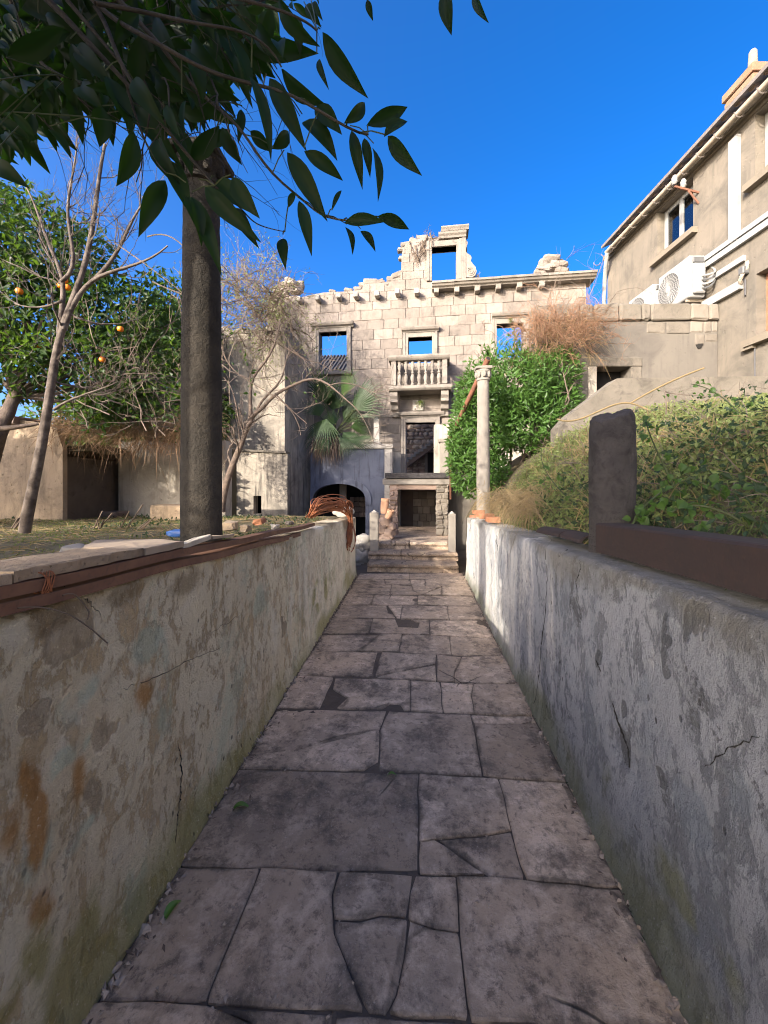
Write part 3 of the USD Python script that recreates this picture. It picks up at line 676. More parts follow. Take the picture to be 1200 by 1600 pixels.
# ================================================================== THE RUINED HOUSE
FA = 3.0; FY = 12.0
HOUSE = thing('ruined_house', 'roofless pale limestone ruin with balcony, empty windows and blue sky behind', 'ruin', (0, FY, 0), -FA)
ca, sa = math.cos(math.radians(FA)), math.sin(math.radians(FA))
U = np.array([ca, -sa, 0]); Vd = np.array([sa, ca, 0]); OF = np.array([0, FY, 0.])
def fa(px, py, off=0.0):
    r = ray(px, py); t = ((OF - Vd*off - C0) @ Vd)/(r @ Vd); q = C0 + r*t - OF
    return q @ U, q[2]
def fpoly(pts, off=0): return Polygon([fa(*p, off) for p in pts])
def frect(x0, y0, x1, y1, off=0):
    a, b = fa(x0, y0, off), fa(x1, y1, off); return sbox(min(a[0], b[0]), min(a[1], b[1]), max(a[0], b[0]), max(a[1], b[1]))
uL = fa(418, 500)[0]; uR = fa(916, 450)[0]
ztopL = fa(500, 459)[1]
outline = Polygon([(uL, -.3), (uL, fa(430, 462)[1]), fa(440, 459), fa(470, 464), fa(505, 457), fa(545, 455), fa(566, 452), fa(568, 444), fa(598, 442), fa(606, 447), fa(612, 436), fa(626, 434), fa(627, 410),
    fa(628, 395), fa(634, 380), fa(648, 377), fa(662, 370), fa(673, 372), fa(722, 366), fa(729, 366), fa(730, 395), fa(726, 435), fa(735, 440), fa(916, 430), (uR, -.3)])
Wn = {'a': frect(499, 520, 542, 580), 'b': frect(638, 528, 675, 566), 'c': frect(776, 507, 818, 560), 'attic': frect(675, 387, 713, 437), 'door': frect(634, 661, 680, 741), 'slot': frect(890, 452, 901, 528), 'cellar': frect(625, 756, 684, 850), 'vault': frect(480, 752, 576, 870)}
holes = unary_union([q for k, q in Wn.items() if k != 'slot'])
wall2d = outline.difference(holes)
WALL = part('wall', prism_xz(wall2d, .02, .32), 'limestone', HOUSE, local=True)
# ashlar face stones, one by one
rb = np.random.default_rng(21)
frames = unary_union([Wn['a'].buffer(.085, join_style=2), frect(629, 519, 684, 566), frect(770, 497, 824, 565), frect(674, 372, 721, 437), frect(626, 652, 692, 742), frect(620, 740, 700, 860), frect(721, 366, 735, 440), Wn['slot'].buffer(.02), frect(705, 605, 717, 700)])
zlow = fa(640, 706)[1]
zone = outline.intersection(sbox(uL, zlow, uR, 12)).difference(frames)
cells = []
z = zlow
while z < 10:
    h = rb.uniform(.23, .32); u = uL - rb.uniform(0, .5)
    while u < uR:
        w = rb.uniform(.42, .74); cells.append((u, z, w, h)); u += w
    z += h
made = []
for (u, z, w, h) in cells:
    q = sbox(u+.002, z+.002, u+w-.002, z+h-.002).intersection(zone)
    for g in getattr(q, 'geoms', [q]):
        if g.geom_type != 'Polygon' or g.area < .012: continue
        made.append(g.simplify(.004))
made.sort(key=lambda g: -g.area)
def face_stone(g, rng):
    out = -rng.uniform(0.002, .010) if rng.random() > .08 else rng.uniform(.004, .012)
    P = np.array(g.exterior.coords[:-1]); n = len(P)
    if Polygon(P).exterior.is_ccw is False: P = P[::-1]
    inn = g.buffer(-.007, join_style=2)
    if inn.geom_type != 'Polygon' or inn.is_empty: return prism_xz(g, out, .02)
    iv, if_ = trimesh.creation.triangulate_polygon(inn, engine='earcut'); I = np.array(inn.exterior.coords[:-1])
    C = np.array([g.exterior.interpolate(g.exterior.project(Point(*p))).coords[0] for p in I]); k = len(I)
    tilt = rng.uniform(-.006, .006, 2); cc = P.mean(0)
    iv = np.asarray(iv); top = np.c_[iv[:, 0], out + (iv-cc)@tilt, iv[:, 1]]
    A = np.c_[I[:, 0], out + (I-cc)@tilt, I[:, 1]]; B = np.c_[C[:, 0], np.full(k, out+.006), C[:, 1]]; D = np.c_[C[:, 0], np.full(k, .03), C[:, 1]]
    V = np.vstack([top, A, B, D]); o = len(top); F = [tuple(f) for f in if_]
    for i in range(k):
        j = (i+1) % k
        F += [(o+i, o+k+i, o+k+j), (o+i, o+k+j, o+j), (o+k+i, o+2*k+i, o+2*k+j), (o+k+i, o+2*k+j, o+k+j)]
    return (V, np.array(F))
# stones hidden behind the bush and the palm, or smallest, are joined into one part
rest = []
for i, g in enumerate(made):
    if i < 298: part('stone_block', face_stone(g, rb), 'limestone', WALL, local=True)
    else: rest.append(face_stone(g, rb))
if rest: part('small_stones', cat(rest), 'limestone', WALL, local=True, kind='stuff')
# rubble on the broken wall head
for (px, py, s) in [(447,449,.2),(456,446,.26),(464,452,.2),(440,456,.17),(570,446,.13),(580,443,.17),(592,444,.15),(604,446,.13),(614,438,.14),(622,432,.16),(520,456,.08),(545,454,.1),(560,452,.1),(628,391,.1),(634,383,.12),(648,379,.12),(660,373,.13),(668,374,.1),(629,405,.09),(848,420,.16),(858,414,.24),(868,416,.22),(876,424,.16),(842,427,.12),(886,428,.1)]:
    u, zz = fa(px, py, -.2); part('loose_stone', rock((u, .2+rb.uniform(-.08, .08), zz), (s*1.1, s, s*.8), rb, 2, .8) if s > .18 else tf(rough_box(-s*1.3, s*1.3, -s, s, -s*.55, s*.55, rb, s*.16, s*.25), lambda v, u=u, zz=zz, a=rb.uniform(-.35, .35): np.c_[u+v[:, 0]*math.cos(a)-v[:, 2]*math.sin(a), .18+v[:, 1], zz-s*.15+v[:, 0]*math.sin(a)+v[:, 2]*math.cos(a)]), 'limestone', WALL, local=True)
# bare corbels
CORB = [(467,467),(496,465),(529,462),(556,461),(589,459),(621,456),(651,455)]
for px, py in CORB:
    u, zz = fa(px, py, .2); part('corbel', rough_box(u-.075, u+.075, -.27, .02, zz-.075, zz+.07, rb, .008, .02), 'grey_stone', HOUSE, local=True)
for px, py in [(682,453),(714,452),(746,450),(779,447),(812,445),(847,443)]:
    u, zz = fa(px, py, .2); part('corbel', rough_box(u-.075, u+.075, -.24, .02, zz-.085, zz+.075, rb, .004, .015), 'limestone_trim', HOUSE, local=True)
# moulded cornice
u0, u1 = fa(675, 440, .3)[0], fa(934, 428, .35)[0]
zc = (fa(700, 436, .35)[1] + fa(900, 427, .35)[1])/2
pr = [(0, 0), (-.22, 0), (-.24, .03), (-.30, .05), (-.34, .10), (-.37, .105), (-.38, .16), (-.02, .19), (.3, .2), (.3, 0)]
def along_u(prof, u0, u1, z0, n=2):
    P = Polygon([(a, b) for a, b in prof]); m = trimesh.creation.extrude_polygon(P, u1-u0, engine='earcut'); v, f = VF(m)
    return (np.c_[u0+v[:, 2], v[:, 0], z0+v[:, 1]], f)
nseg = 7; e = np.linspace(u0, u1, nseg+1)
for i in range(nseg): part('cornice_stone', along_u(pr, e[i]+.003, e[i+1]-.003, zc-.15+rb.uniform(-.006, .006)), 'limestone_trim', HOUSE, local=True)
part('pilaster_block', rough_box(fa(897, 532)[0]-.12, fa(897, 532)[0]+.14, -.10, .02, fa(890, 541)[1], fa(890, 530)[1], rb, .004, .015), 'limestone_trim', HOUSE, local=True)
# window surrounds
def surround(rc, lo, jt, sill=True, hood=None, name='window_frame', depth=.09, head=None):
    x0, z0, x1, z1 = rc.bounds; hd = head or jt
    fr = part(name, cat(bx(x0-jt, x0, -depth*.55, .30, z0, z1+hd, .008), bx(x1, x1+jt, -depth*.55, .30, z0, z1+hd, .008), bx(x0-.001, x1+.001, -depth*.53, .295, z1, z1+hd-.002, .008),
              bx(x0-jt-.012, x0-jt*.55, -depth*.75, .02, z0, z1+hd+.012, .006), bx(x1+jt*.55, x1+jt+.012, -depth*.75, .02, z0, z1+hd+.012, .006)), 'limestone_trim', HOUSE, local=True)
    if sill: part('sill', rough_box(x0-jt-.05, x1+jt+.05, -.13, .28, z0-.11, z0-.002, rb, .003, .012), 'limestone_trim', fr, local=True)
    if hood:
        h0, h1, hz = hood; part('hood_mould', along_u([(.02, 0), (-.07, 0), (-.09, .03), (-.15, .05), (-.19, .10), (-.2, .14), (.02, .15)], h0, h1, hz), 'limestone_trim', fr, local=True)
    return fr
surround(Wn['a'], 0, .12, hood=(fa(488, 510)[0], fa(553, 510)[0], fa(520, 513)[1]), head=.16)
surround(Wn['b'], 0, .15, sill=False, hood=(fa(628, 516)[0], fa(686, 516)[0], fa(655, 520)[1]), head=.16)
surround(Wn['c'], 0, .12, hood=(fa(768, 495)[0], fa(826, 495)[0], fa(800, 498)[1]), head=.15)
AT = surround(Wn['attic'], 0, .15, sill=False, head=.17)
part('attic_cornice', cat(along_u([(.3, 0), (-.08, 0), (-.1, .05), (-.15, .09), (-.17, .14), (.3, .15)], fa(685, 370)[0], fa(728, 370)[0], fa(700, 374)[1]), along_u([(.3, 0), (-.17, 0), (-.2, .04), (-.24, .08), (-.24, .11), (.3, .12)], fa(689, 366)[0], fa(732, 364)[0], fa(700, 374)[1]+.15)), 'limestone_trim', AT, local=True)
part('pilaster', rough_box(fa(721.5, 400)[0], fa(728, 400)[0], -.07, .3, fa(724, 438)[1], fa(724, 373)[1], rb, .003, .01), 'limestone_trim', HOUSE, local=True)
vol = fpoly([(727,434),(727,376),(730,380),(727,394),(729,397),(735,401),(736,404),(735,409),(738,414),(742,418),(744,425),(742,431),(737,434)])
VO = part('volute', prism_xz(vol.buffer(.01), -.05, .25), 'limestone_trim', HOUSE, local=True)
cu, cz = fa(735, 426); a = np.linspace(0, 4.2*np.pi, 60); rr = .13*(1-a/a[-1]*.8)
part('scroll', tube(np.c_[cu+rr*np.cos(-a+2.2), np.full(60, -.055), cz+rr*np.sin(-a+2.2)], .018, 6), 'limestone_trim', VO, local=True)
# dry creeper clinging to the attic
cre = []
for (px, py) in [(668,372),(660,380),(640,382),(666,376),(650,390),(672,368)]:
    u, zz = fa(px, py); grow(rb, (u, -.05, zz+.05), (rb.uniform(-.4, .4), 0, -1), .55, .022, 0, cre, .25, -.15, (3, 3), .5, .6)
for pts, r in cre: pts[:, 1] = np.clip(pts[:, 1], -.1, -.03)
cre2 = []
for (px, py) in [(668,370),(662,371),(652,377),(671,369)]:
    u, zz = fa(px, py); grow(rb, (u, .1, zz), (rb.uniform(-.5, .5), 0, 1), .32, .01, 0, cre2, .3, 0, (4, 3), .8, .6)
cr = solo('dry_creeper', tubes([(OF + p[:, :1]*U + p[:, 1:2]*Vd + p[:, 2:]*UPV, r) for p, r in cre+cre2], 4), 'dry_twig', 'bare dry creeper clinging beside the attic window of the ruin', 'creeper')

# balcony
def fo(off): return off
bo = .70
BAL = part('balcony_slab', along_u([(.02, 0), (-bo+.06, 0), (-bo+.02, .03), (-bo, .05), (-bo, .13), (.02, .13)], fa(607, 605, bo)[0], fa(705, 605, bo)[0], fa(655, 608.5, bo)[1]), 'limestone_trim', HOUSE, local=True)
zb0 = fa(655, 600, bo)[1]; zb1 = fa(655, 562, bo)[1]; zb2 = fa(655, 553, bo)[1]
ub0, ub1 = fa(611, 580, bo)[0], fa(699, 580, bo)[0]
for u in (ub0, ub1): part('balcony_post', cat(bx(u if u == ub0 else u-.14, u+.14 if u == ub0 else u, -bo+.03, -bo+.19, zb0, zb1+.01, .008), bx(u+.02 if u == ub0 else u-.12, u+.12 if u == ub0 else u-.02, -bo+.18, -.1, zb0, zb0+.05)), 'limestone_trim', HOUSE, local=True)
part('handrail', cat(along_u([(-bo-.05, .04), (-bo+.0, .0), (-bo+.24, 0), (-bo+.27, .04), (-bo+.27, .13), (-bo-.08, .13), (-bo-.08, .08)], ub0-.07, ub1+.07, zb1), bx(ub0-.07, ub0+.16, -bo+.27, .03, zb1+.002, zb1+.128), bx(ub1-.16, ub1+.07, -bo+.27, .03, zb1+.002, zb1+.128)), 'limestone_trim', HOUSE, local=True)
hb = zb1 - zb0
bp = [(.055, 0), (.055, .05*hb), (.03, .08*hb), (.048, .2*hb), (.06, .30*hb), (.05, .40*hb), (.026, .47*hb), (.045, .49*hb), (.045, .53*hb), (.026, .55*hb), (.03, .62*hb), (.055, .74*hb), (.06, .80*hb), (.04, .90*hb), (.055, .94*hb), (.055, hb+.005)]
nb = 7
for i in range(nb):
    u = ub0+.14 + (ub1-ub0-.28)*(i+.5)/nb; part('baluster', lathe(bp, (u, -bo+.11, zb0), 14), 'limestone_trim', HOUSE, local=True, smooth=40)
for i in (1, 3):
    for u in (ub0+.07, ub1-.07): part('baluster', lathe(bp, (u, -bo+.11+.12*i+.05, zb0), 12), 'limestone_trim', HOUSE, local=True, smooth=40)
for x0, x1 in ((609.5, 621), (689, 701)):
    ua, ub = fa(x0, 620, .55)[0], fa(x1, 620, .55)[0]; zt = fa(615, 609, bo)[1]-.01
    cons = Polygon([(.02, 0), (-.58, 0), (-.58, -.14), (-.5, -.22), (-.52, -.3), (-.36, -.36), (-.30, -.48), (-.16, -.52), (-.12, -.66), (.02, -.68)])
    m = trimesh.creation.extrude_polygon(cons, ub-ua, engine='earcut'); v, f = VF(m)
    part('console', (np.c_[ua+v[:, 2], v[:, 0], zt+v[:, 1]], f), 'limestone_trim', HOUSE, local=True)
# carved relief block
ru0, rz0 = fa(645, 642); ru1, rz1 = fa(662, 625)
RB = part('relief_block', bx(ru0, ru1, -.05, .02, rz0, rz1, .01), 'grey_stone', HOUSE, local=True)
for k in range(26):
    q = rb.uniform(.12, .88, 2); part('carving', rock((ru0+(ru1-ru0)*q[0], -.05, rz0+(rz1-rz0)*q[1]), (.028, .025, .028), rb, 1, .4), 'limestone_trim', RB, local=True) if k < 14 else None
# door under the balcony
surround(Wn['door'], 0, .13, sill=False, hood=(fa(620, 650)[0], fa(694, 650)[0], fa(655, 652)[1]), name='door_frame', head=.17)
half = part('slender_pilaster', cat(bx(fa(707.5, 640)[0], fa(714, 640)[0], -.10, .03, fa(710, 740)[1], fa(710, 615)[1], .01), bx(fa(706, 640)[0], fa(716, 640)[0], -.13, .03, fa(710, 615)[1], fa(710, 605)[1], .012)), 'limestone_trim', HOUSE, local=True)
# lower smooth plaster facing of the wall
low = outline.intersection(sbox(uL, -.3, uR, zlow-.004)).difference(unary_union([Wn['door'].buffer(.14, join_style=2), Wn['cellar'], Wn['vault'], frect(705, 605, 717, 742)]))
part('plaster_facing', prism_xz(low, .003, .021), 'white_plaster', HOUSE, local=True)
# inside: cross wall with stair and a small door, seen through the openings
IW = part('inner_wall', bx(-3.9, 4.8, 3.0, 3.4, -.2, 4.75), 'dark_rubble', HOUSE, local=True)
def iwp(px, py): 
    r = ray(px, py); t = ((OF + Vd*3.0 - C0) @ Vd)/(r @ Vd); q = C0 + r*t - OF; return q @ U, q[2]
zz = iwp(650, 745)[1]; zend = iwp(650, 655)[1]; ui0, ui1 = iwp(628, 700)[0], iwp(686, 700)[0]
k = 0
while zz < zend:
    h = rb.uniform(.10, .2); u = ui0 - rb.uniform(0, .2)
    while u < ui1:
        w = rb.uniform(.12, .34)
        part('rubble_stone', rock((u+w/2, 3.0, zz+h/2), (w*.5, .05, h*.5), rb, 1, .3), 'dark_rubble' if rb.random() < .35 else 'rubble', IW, local=True); u += w+.01
    zz += h+.008
zs0 = iwp(636, 722); zs1 = iwp(680, 690)
for i in range(9):
    t = i/8; part('stair_tread', bx(zs0[0]+(zs1[0]-zs0[0])*t-.09, zs0[0]+(zs1[0]-zs0[0])*t+.11, 2.3, 2.99, zs0[1]+(zs1[1]-zs0[1])*t-.05, zs0[1]+(zs1[1]-zs0[1])*t+.04, .01), 'grey_stone', HOUSE, local=True)
part('stair_soffit', prism_xz(Polygon([zs0, (zs1[0]+.1, zs1[1]+.06), (zs1[0]+.1, zs1[1]-.16), (zs0[0]+.05, zs0[1]-.2)]), 2.36, 2.98), 'dark_rubble', HOUSE, local=True)
dx0, dz1 = iwp(664, 703); dx1, dz0 = iwp(682, 745)
DF = part('inner_door_frame', cat(bx(dx0, dx0+.1, 2.85, 2.995, dz0-1, dz1), bx(dx0+.1, dx1+.25, 2.85, 2.99, dz1-.1, dz1)), 'coping', HOUSE, local=True)
part('inner_door', bx(dx0+.1, dx1+.25, 2.92, 2.98, dz0-1, dz1-.1), 'dark_void', HOUSE, local=True)
part('upper_floor', bx(-3.6, 4.6, .56, 2.99, fa(650, 740)[1]-.2, fa(650, 740)[1]-.06), 'dark_rubble', HOUSE, local=True)
# second wall facing the cellar door: big pale blocks
bx0, bz1 = fa(645, 768, -1.2); bx1, bz0 = fa(682, 826, -1.2)
nr = 5
for i in range(nr):
    u = bx0
    while u < bx1+.1:
        w = rb.uniform(.16, .3); z0_ = bz0+(bz1-bz0)*i/nr
        part('cellar_block', rough_box(u+.006, u+w-.006, 1.2, 1.3, z0_+.006, z0_+(bz1-bz0)/nr-.006, rb, .006, .012), 'rubble', HOUSE, local=True); u += w
part('cellar_wall', bx(bx0-1.6, bx1+1.5, 1.29, 1.5, -.2, bz1+.5), 'dark_rubble', HOUSE, local=True)

# ================================================================== SIDE WING, TERRACE, PORTICO
rw_ = np.random.default_rng(33)
def quad_prism(p0, p1, top0, top1, zb, thick, normal):
    """upright wall slab from p0 to p1 (xy), sloped top, thickness along -normal"""
    n = np.array([normal[0], normal[1], 0.]); n /= np.linalg.norm(n)
    a, b = np.array([p0[0], p0[1], 0.]), np.array([p1[0], p1[1], 0.])
    V = []
    for s in (0, 1):
        o = -n*thick*s
        V += [a+o+UPV*zb, b+o+UPV*zb, b+o+UPV*top1, a+o+UPV*top0]
    return hull(np.array(V))
# near corner and far corner of the wing's side wall
Wc = at_y(445, 800, 10.3); Wf = fa(491, 700)
WfP = OF + U*Wf[0]; WfP = np.array([WfP[0], WfP[1]-.02, 0])
zWc = at_y(445, 503, 10.3)[2]; zWf = fa(495, 574)[1]
WING = thing('side_wing', 'weathered plastered side wing with streaked wall left of the palm', 'building', (Wc[0]-2, 10.5, 0))
# broken sloping top made of successive lumps
sx = np.linspace(0, 1, 13); zt = zWc + (zWf-zWc)*sx + rw_.uniform(-.05, .05, 13); zt[4:7] += .04
P2 = [(Wc[0]+(WfP[0]-Wc[0])*t, Wc[1]+(WfP[1]-Wc[1])*t) for t in sx]
nrm_ = np.array([WfP[1]-Wc[1], -(WfP[0]-Wc[0])]); nrm_ /= np.linalg.norm(nrm_)
poly = Polygon([(0, -.3)] + [(t, z) for t, z in zip(sx*np.hypot(WfP[0]-Wc[0], WfP[1]-Wc[1]), zt)] + [(np.hypot(WfP[0]-Wc[0], WfP[1]-Wc[1]), -.3)])
m = trimesh.creation.extrude_polygon(poly, .35, engine='earcut'); v, f = VF(m)
dirw = np.array([WfP[0]-Wc[0], WfP[1]-Wc[1]]); dirw /= np.linalg.norm(dirw)
V = np.c_[Wc[0] + dirw[0]*v[:, 0] - nrm_[0]*v[:, 2], Wc[1] + dirw[1]*v[:, 0] - nrm_[1]*v[:, 2], v[:, 1]]
part('side_wall', (V, f), 'wing_plaster', WING)
xw0 = -5.5
fp = lambda px, py, Y=10.3: (at_y(px, py, Y)[0], at_y(px, py, Y)[2])
topx = np.linspace(xw0, Wc[0]-.02, 15); topz = zWc - .12 + rw_.uniform(-.09, .09, 15); topz[-1] = zWc-.02
fw2 = Polygon([(xw0, -.3)] + list(zip(topx, topz)) + [(Wc[0]-.02, -.3)])
wx0, wz0 = fp(341, 674); wx1, wz1 = fp(358, 614)
fw2 = fw2.difference(sbox(wx0, wz0, wx1, wz1)).difference(sbox(fp(395, 0)[0], fp(395, 804)[1], fp(408, 0)[0], fp(400, 774)[1]))
part('front_wall', prism_xz(fw2, 10.3, 10.62), 'wing_plaster', WING)
part('window_shade', bx(wx0-.1, wx1+.1, 10.6, 10.64, wz0-.1, wz1+.1), 'dark_void', WING)  # black sheet that paints the shade behind the window opening
part('window_frame', cat(bx(wx1, wx1+.06, 10.27, 10.4, wz0, wz1+.06), bx(wx0, wx1, 10.272, 10.4, wz1, wz1+.058)), 'coping', WING)
part('hollow', bx(fp(395, 0)[0]-.1, fp(408, 0)[0]+.1, 10.6, 10.64, .6, 1.9), 'dark_void', WING)
# lower, thicker stage with a mossy ledge
lx1 = at_y(449, 700, 10.0)[0]; lz = at_y(420, 703, 10.0)[2]
lowp = Polygon([(xw0, -.3), (xw0, lz+.1), (lx1-1.2, lz+.03), (lx1-.4, lz-.03), (lx1-.05, lz-.06), (lx1, lz-.12), (lx1, -.3)])
hx0, hz0 = fp(396, 803, 10.0); hx1, hz1 = fp(408, 775, 10.0)
lowp = lowp.difference(sbox(hx0, hz0, hx1, hz1))
part('lower_wall', prism_xz(lowp, 10.0, 10.29), 'shed_plaster' if 0 else 'wing_plaster', WING)
part('ledge', prism_xz(Polygon([(lx1-1.9, lz), (lx1-.02, lz-.09), (lx1-.02, lz-.04), (lx1-1.9, lz+.06)]), 9.95, 10.3), 'concrete', WING)

# terrace with the flat arch
ty = 11.25
T0 = at_y(485, 700, ty); T1 = at_y(613, 700, ty)
TER = thing('arched_terrace', 'blue-grey shaded terrace wall with a flat dark arch under the palm', 'terrace', ((T0[0]+T1[0])/2, ty, 0))
ztp = at_y(550, 701, ty)[2]
tw = sbox(T0[0], -.3, T1[0]-.22, ztp)
ax0, ax1 = at_y(489, 780, ty)[0], at_y(571, 780, ty)[0]; axm = (ax0+ax1)/2; zs = at_y(530, 783, ty)[2]; zcr = at_y(530, 756, ty)[2]
arc = [(axm + (ax1-ax0)/2*math.cos(a), zs + (zcr-zs)*math.sin(a)**.8) for a in np.linspace(0, math.pi, 24)]
opening = Polygon(arc + [(ax0, -.3), (ax1, -.3)])
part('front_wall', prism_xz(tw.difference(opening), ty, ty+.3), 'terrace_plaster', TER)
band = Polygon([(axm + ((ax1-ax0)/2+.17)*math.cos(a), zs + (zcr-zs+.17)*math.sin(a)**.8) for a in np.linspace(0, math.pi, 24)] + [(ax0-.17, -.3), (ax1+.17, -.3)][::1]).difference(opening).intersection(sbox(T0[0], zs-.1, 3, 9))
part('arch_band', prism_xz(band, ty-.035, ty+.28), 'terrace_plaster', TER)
part('terrace_floor', bx(T0[0], T1[0]-.2, ty+.3, 11.9, ztp-.75, ztp-.6), 'grey_stone', TER)
part('parapet_coping', rough_box(T0[0], T1[0]+.03, ty-.07, ty+.34, ztp, ztp+.11, rw_, .006, .015), 'grey_stone', TER)
part('end_pier', cat(rough_box(T1[0]-.22, T1[0], ty-.02, ty+.26, .9, ztp-.003, rw_, .003, .01), bx(T1[0]-.19, T1[0]-.03, ty-.045, ty, 2.0, ztp-.1, .02)), 'grey_stone', TER)
part('dark_recess', bx(T0[0]-.3, T1[0], ty+1.6, ty+1.7, -.3, 2.1), 'dark_void', TER)
pxa, pxb = at_y(531, 780, ty+.5)[0], at_y(541, 780, ty+.5)[0]
part('pillar', rough_box(pxa, pxb, ty+.45, ty+.62, -.3, 1.9, rw_, .004, .012), 'coping', TER)
for r_ in range(4):
    for c_ in range(4):
        q = at_y(546+c_*7.5, 808-r_*8, ty+1.3); part('recess_block', rough_box(q[0], q[0]+.145, ty+1.35, ty+1.45, q[2], q[2]+.15, rw_, .008, .015), 'dark_rubble', TER)
ob = at_y(588, 692, ty)
OB = thing('stone_obelisk', 'small grey stone obelisk standing on the terrace parapet beside the palm', 'obelisk', (ob[0], ty+.1, ztp+.11))
hz = at_y(588, 651, ty)[2]
def frustum(c, z0, z1, w0, w1, d0, d1): return hull([(c[0]+sx*w/2, c[1]+sy*d/2, z) for z, w, d in ((z0, w0, d0), (z1, w1, d1)) for sx in (-1, 1) for sy in (-1, 1)])
part('shaft', cat(frustum((ob[0], ty+.12), ztp+.17, hz-.08, .17, .15, .15, .13), frustum((ob[0], ty+.12), hz-.08, hz, .15, .03, .13, .03)), 'grey_stone', OB)
part('foot', bx(ob[0]-.13, ob[0]+.13, ty-.01, ty+.25, ztp+.112, ztp+.172, .01), 'grey_stone', OB)

# portico
py_ = 9.7
PQ = lambda px, y, Y=py_: at_y(px, y, Y)
zpf = .55
POR = thing('portico', 'small stone portico with rubble pier and dark beam behind the steps', 'portico', (PQ(650, 800)[0], py_, zpf))
x0, x1 = PQ(598, 745)[0], PQ(702, 745)[0]
zt1, zt0, zu0 = PQ(650, 739)[2], PQ(650, 747.5)[2], PQ(650, 757)[2]
part('roof_slab', rough_box(x0+.06, x1, py_-.08, 11.9, zt0, zt1, rw_, .004, .01), 'dark_column', POR)
part('beam', cat(rough_box(x0, x1+.01, py_-.03, py_+.35, zu0, zt0-.003, rw_, .004, .012)), 'pale_column', POR)
part('lintel', rough_box(PQ(620, 0)[0], PQ(683, 0)[0], py_+.02, py_+.3, zu0-.12, zu0-.003, rw_, .012, .02), 'dark_rubble', POR)
part('parapet_pier', rough_box(PQ(688, 0)[0], PQ(701, 0)[0], py_, py_+.28, zt1+.002, PQ(690, 691)[2], rw_, .004, .012), 'pale_column', POR)
part('pier_cap', rough_box(PQ(686, 0)[0], PQ(703, 0)[0], py_-.03, py_+.31, PQ(690, 691)[2]+.002, PQ(690, 685)[2], rw_, .004, .012), 'pale_column', POR)
part('parapet_wall', bx(PQ(681, 0)[0], PQ(714, 0)[0], 10.6, 10.85, zt1, at_y(700, 663, 10.6)[2], .015), 'white_plaster', POR)
def rubble_pier(xa, xb, ya, yb, z0, z1, name, matl):
    PR = part(name, bx(xa+.02, xb-.02, ya+.03, yb, z0, z1), matl, POR)
    z = z0
    while z < z1-.04:
        h = rw_.uniform(.09, .17); h = min(h, z1-z); x = xa
        while x < xb-.03:
            w = rw_.uniform(.11, .24); w = min(w, xb-x)
            part('rubble_stone', rough_box(x+.004, x+w-.004, ya+rw_.uniform(-.03, .02), ya+.1, z+.004, z+h-.004, rw_, .016, .03), matl, PR); x += w
        z += h
rubble_pier(PQ(681, 0)[0], PQ(701, 0)[0], py_, py_+.3, zpf-.2, zu0-.004, 'right_pier' if 0 else 'pier', 'coping')
rubble_pier(PQ(608, 0)[0], PQ(622, 0)[0], py_, py_+.3, zpf-.2, zu0-.004, 'pier', 'dark_rubble')
part('floor', bx(x0, x1, 8.5, 11.96, zpf-.2, zpf), 'step_stone', POR)
part('side_wall', bx(x1+.005, x1+.75, 10.2, 10.4, -.3, zt1+.6), 'garden_plaster', POR)

# sunken forecourt and steps
solo('forecourt', heightsheet(np.linspace(-4.2, 2.4, 30), np.linspace(7.0, 12, 30), lambda X, Y: .125 + .02*nz(X, Y, 4)), 'soil', kind='structure', smooth=True)
ST = thing('stone_steps', 'three worn stone steps at the end of the paved path', 'steps', (0, 7.7, .15))
def step(yf, pxl, pxr, ztop_, hgt, depth, n, nose=.05):
    xa, xb = at_y(pxl, 880, yf)[0], at_y(pxr, 880, yf)[0]
    cuts = np.r_[xa, np.sort(rw_.uniform(xa+.25, xb-.25, n-1)), xb]
    for i in range(n):
        a, b = cuts[i]+.004, cuts[i+1]-.004
        S = part('tread', rough_box(a, b, yf-nose, yf+depth, ztop_-.075, ztop_, rw_, .006, .022), 'step_stone', ST)
        part('riser', rough_box(a, b, yf, yf+depth-.02, ztop_-hgt, ztop_-.077, rw_, .006, .01), 'step_stone', S)
step(7.40, 573, 717, .315, .2, .5, 1)
step(7.78, 575, 716, .465, .16, .5, 2)
step(8.15, 588, 701, .61, .16, .4, 4, .03)
for pxl, pxr, tp, lab in ((577.5, 591, 797, 'pale square stone gate post at the foot of the steps beside the clay pots'), (701, 712.5, 799, 'darker square stone gate post at the right end of the stone steps')):
    Y = 7.85; a, b = at_y(pxl, 830, Y), at_y(pxr, 830, Y); zt_ = at_y(pxl, tp+4, Y)[2]
    GP = thing('gate_post', lab, 'post', ((a[0]+b[0])/2, Y, .3))
    part('shaft', rough_box(a[0], b[0], Y, Y+.16, .2, zt_, rw_, .004, .012), 'pale_column', GP)
    part('iron_pin', cat(tube([((a[0]+b[0])/2, Y+.08, zt_-.02), ((a[0]+b[0])/2, Y+.08, zt_+.05)], .022, 8), rock(((a[0]+b[0])/2, Y+.08, zt_+.01), (.05, .05, .02), rw_, 1)), 'grey_stone', GP)
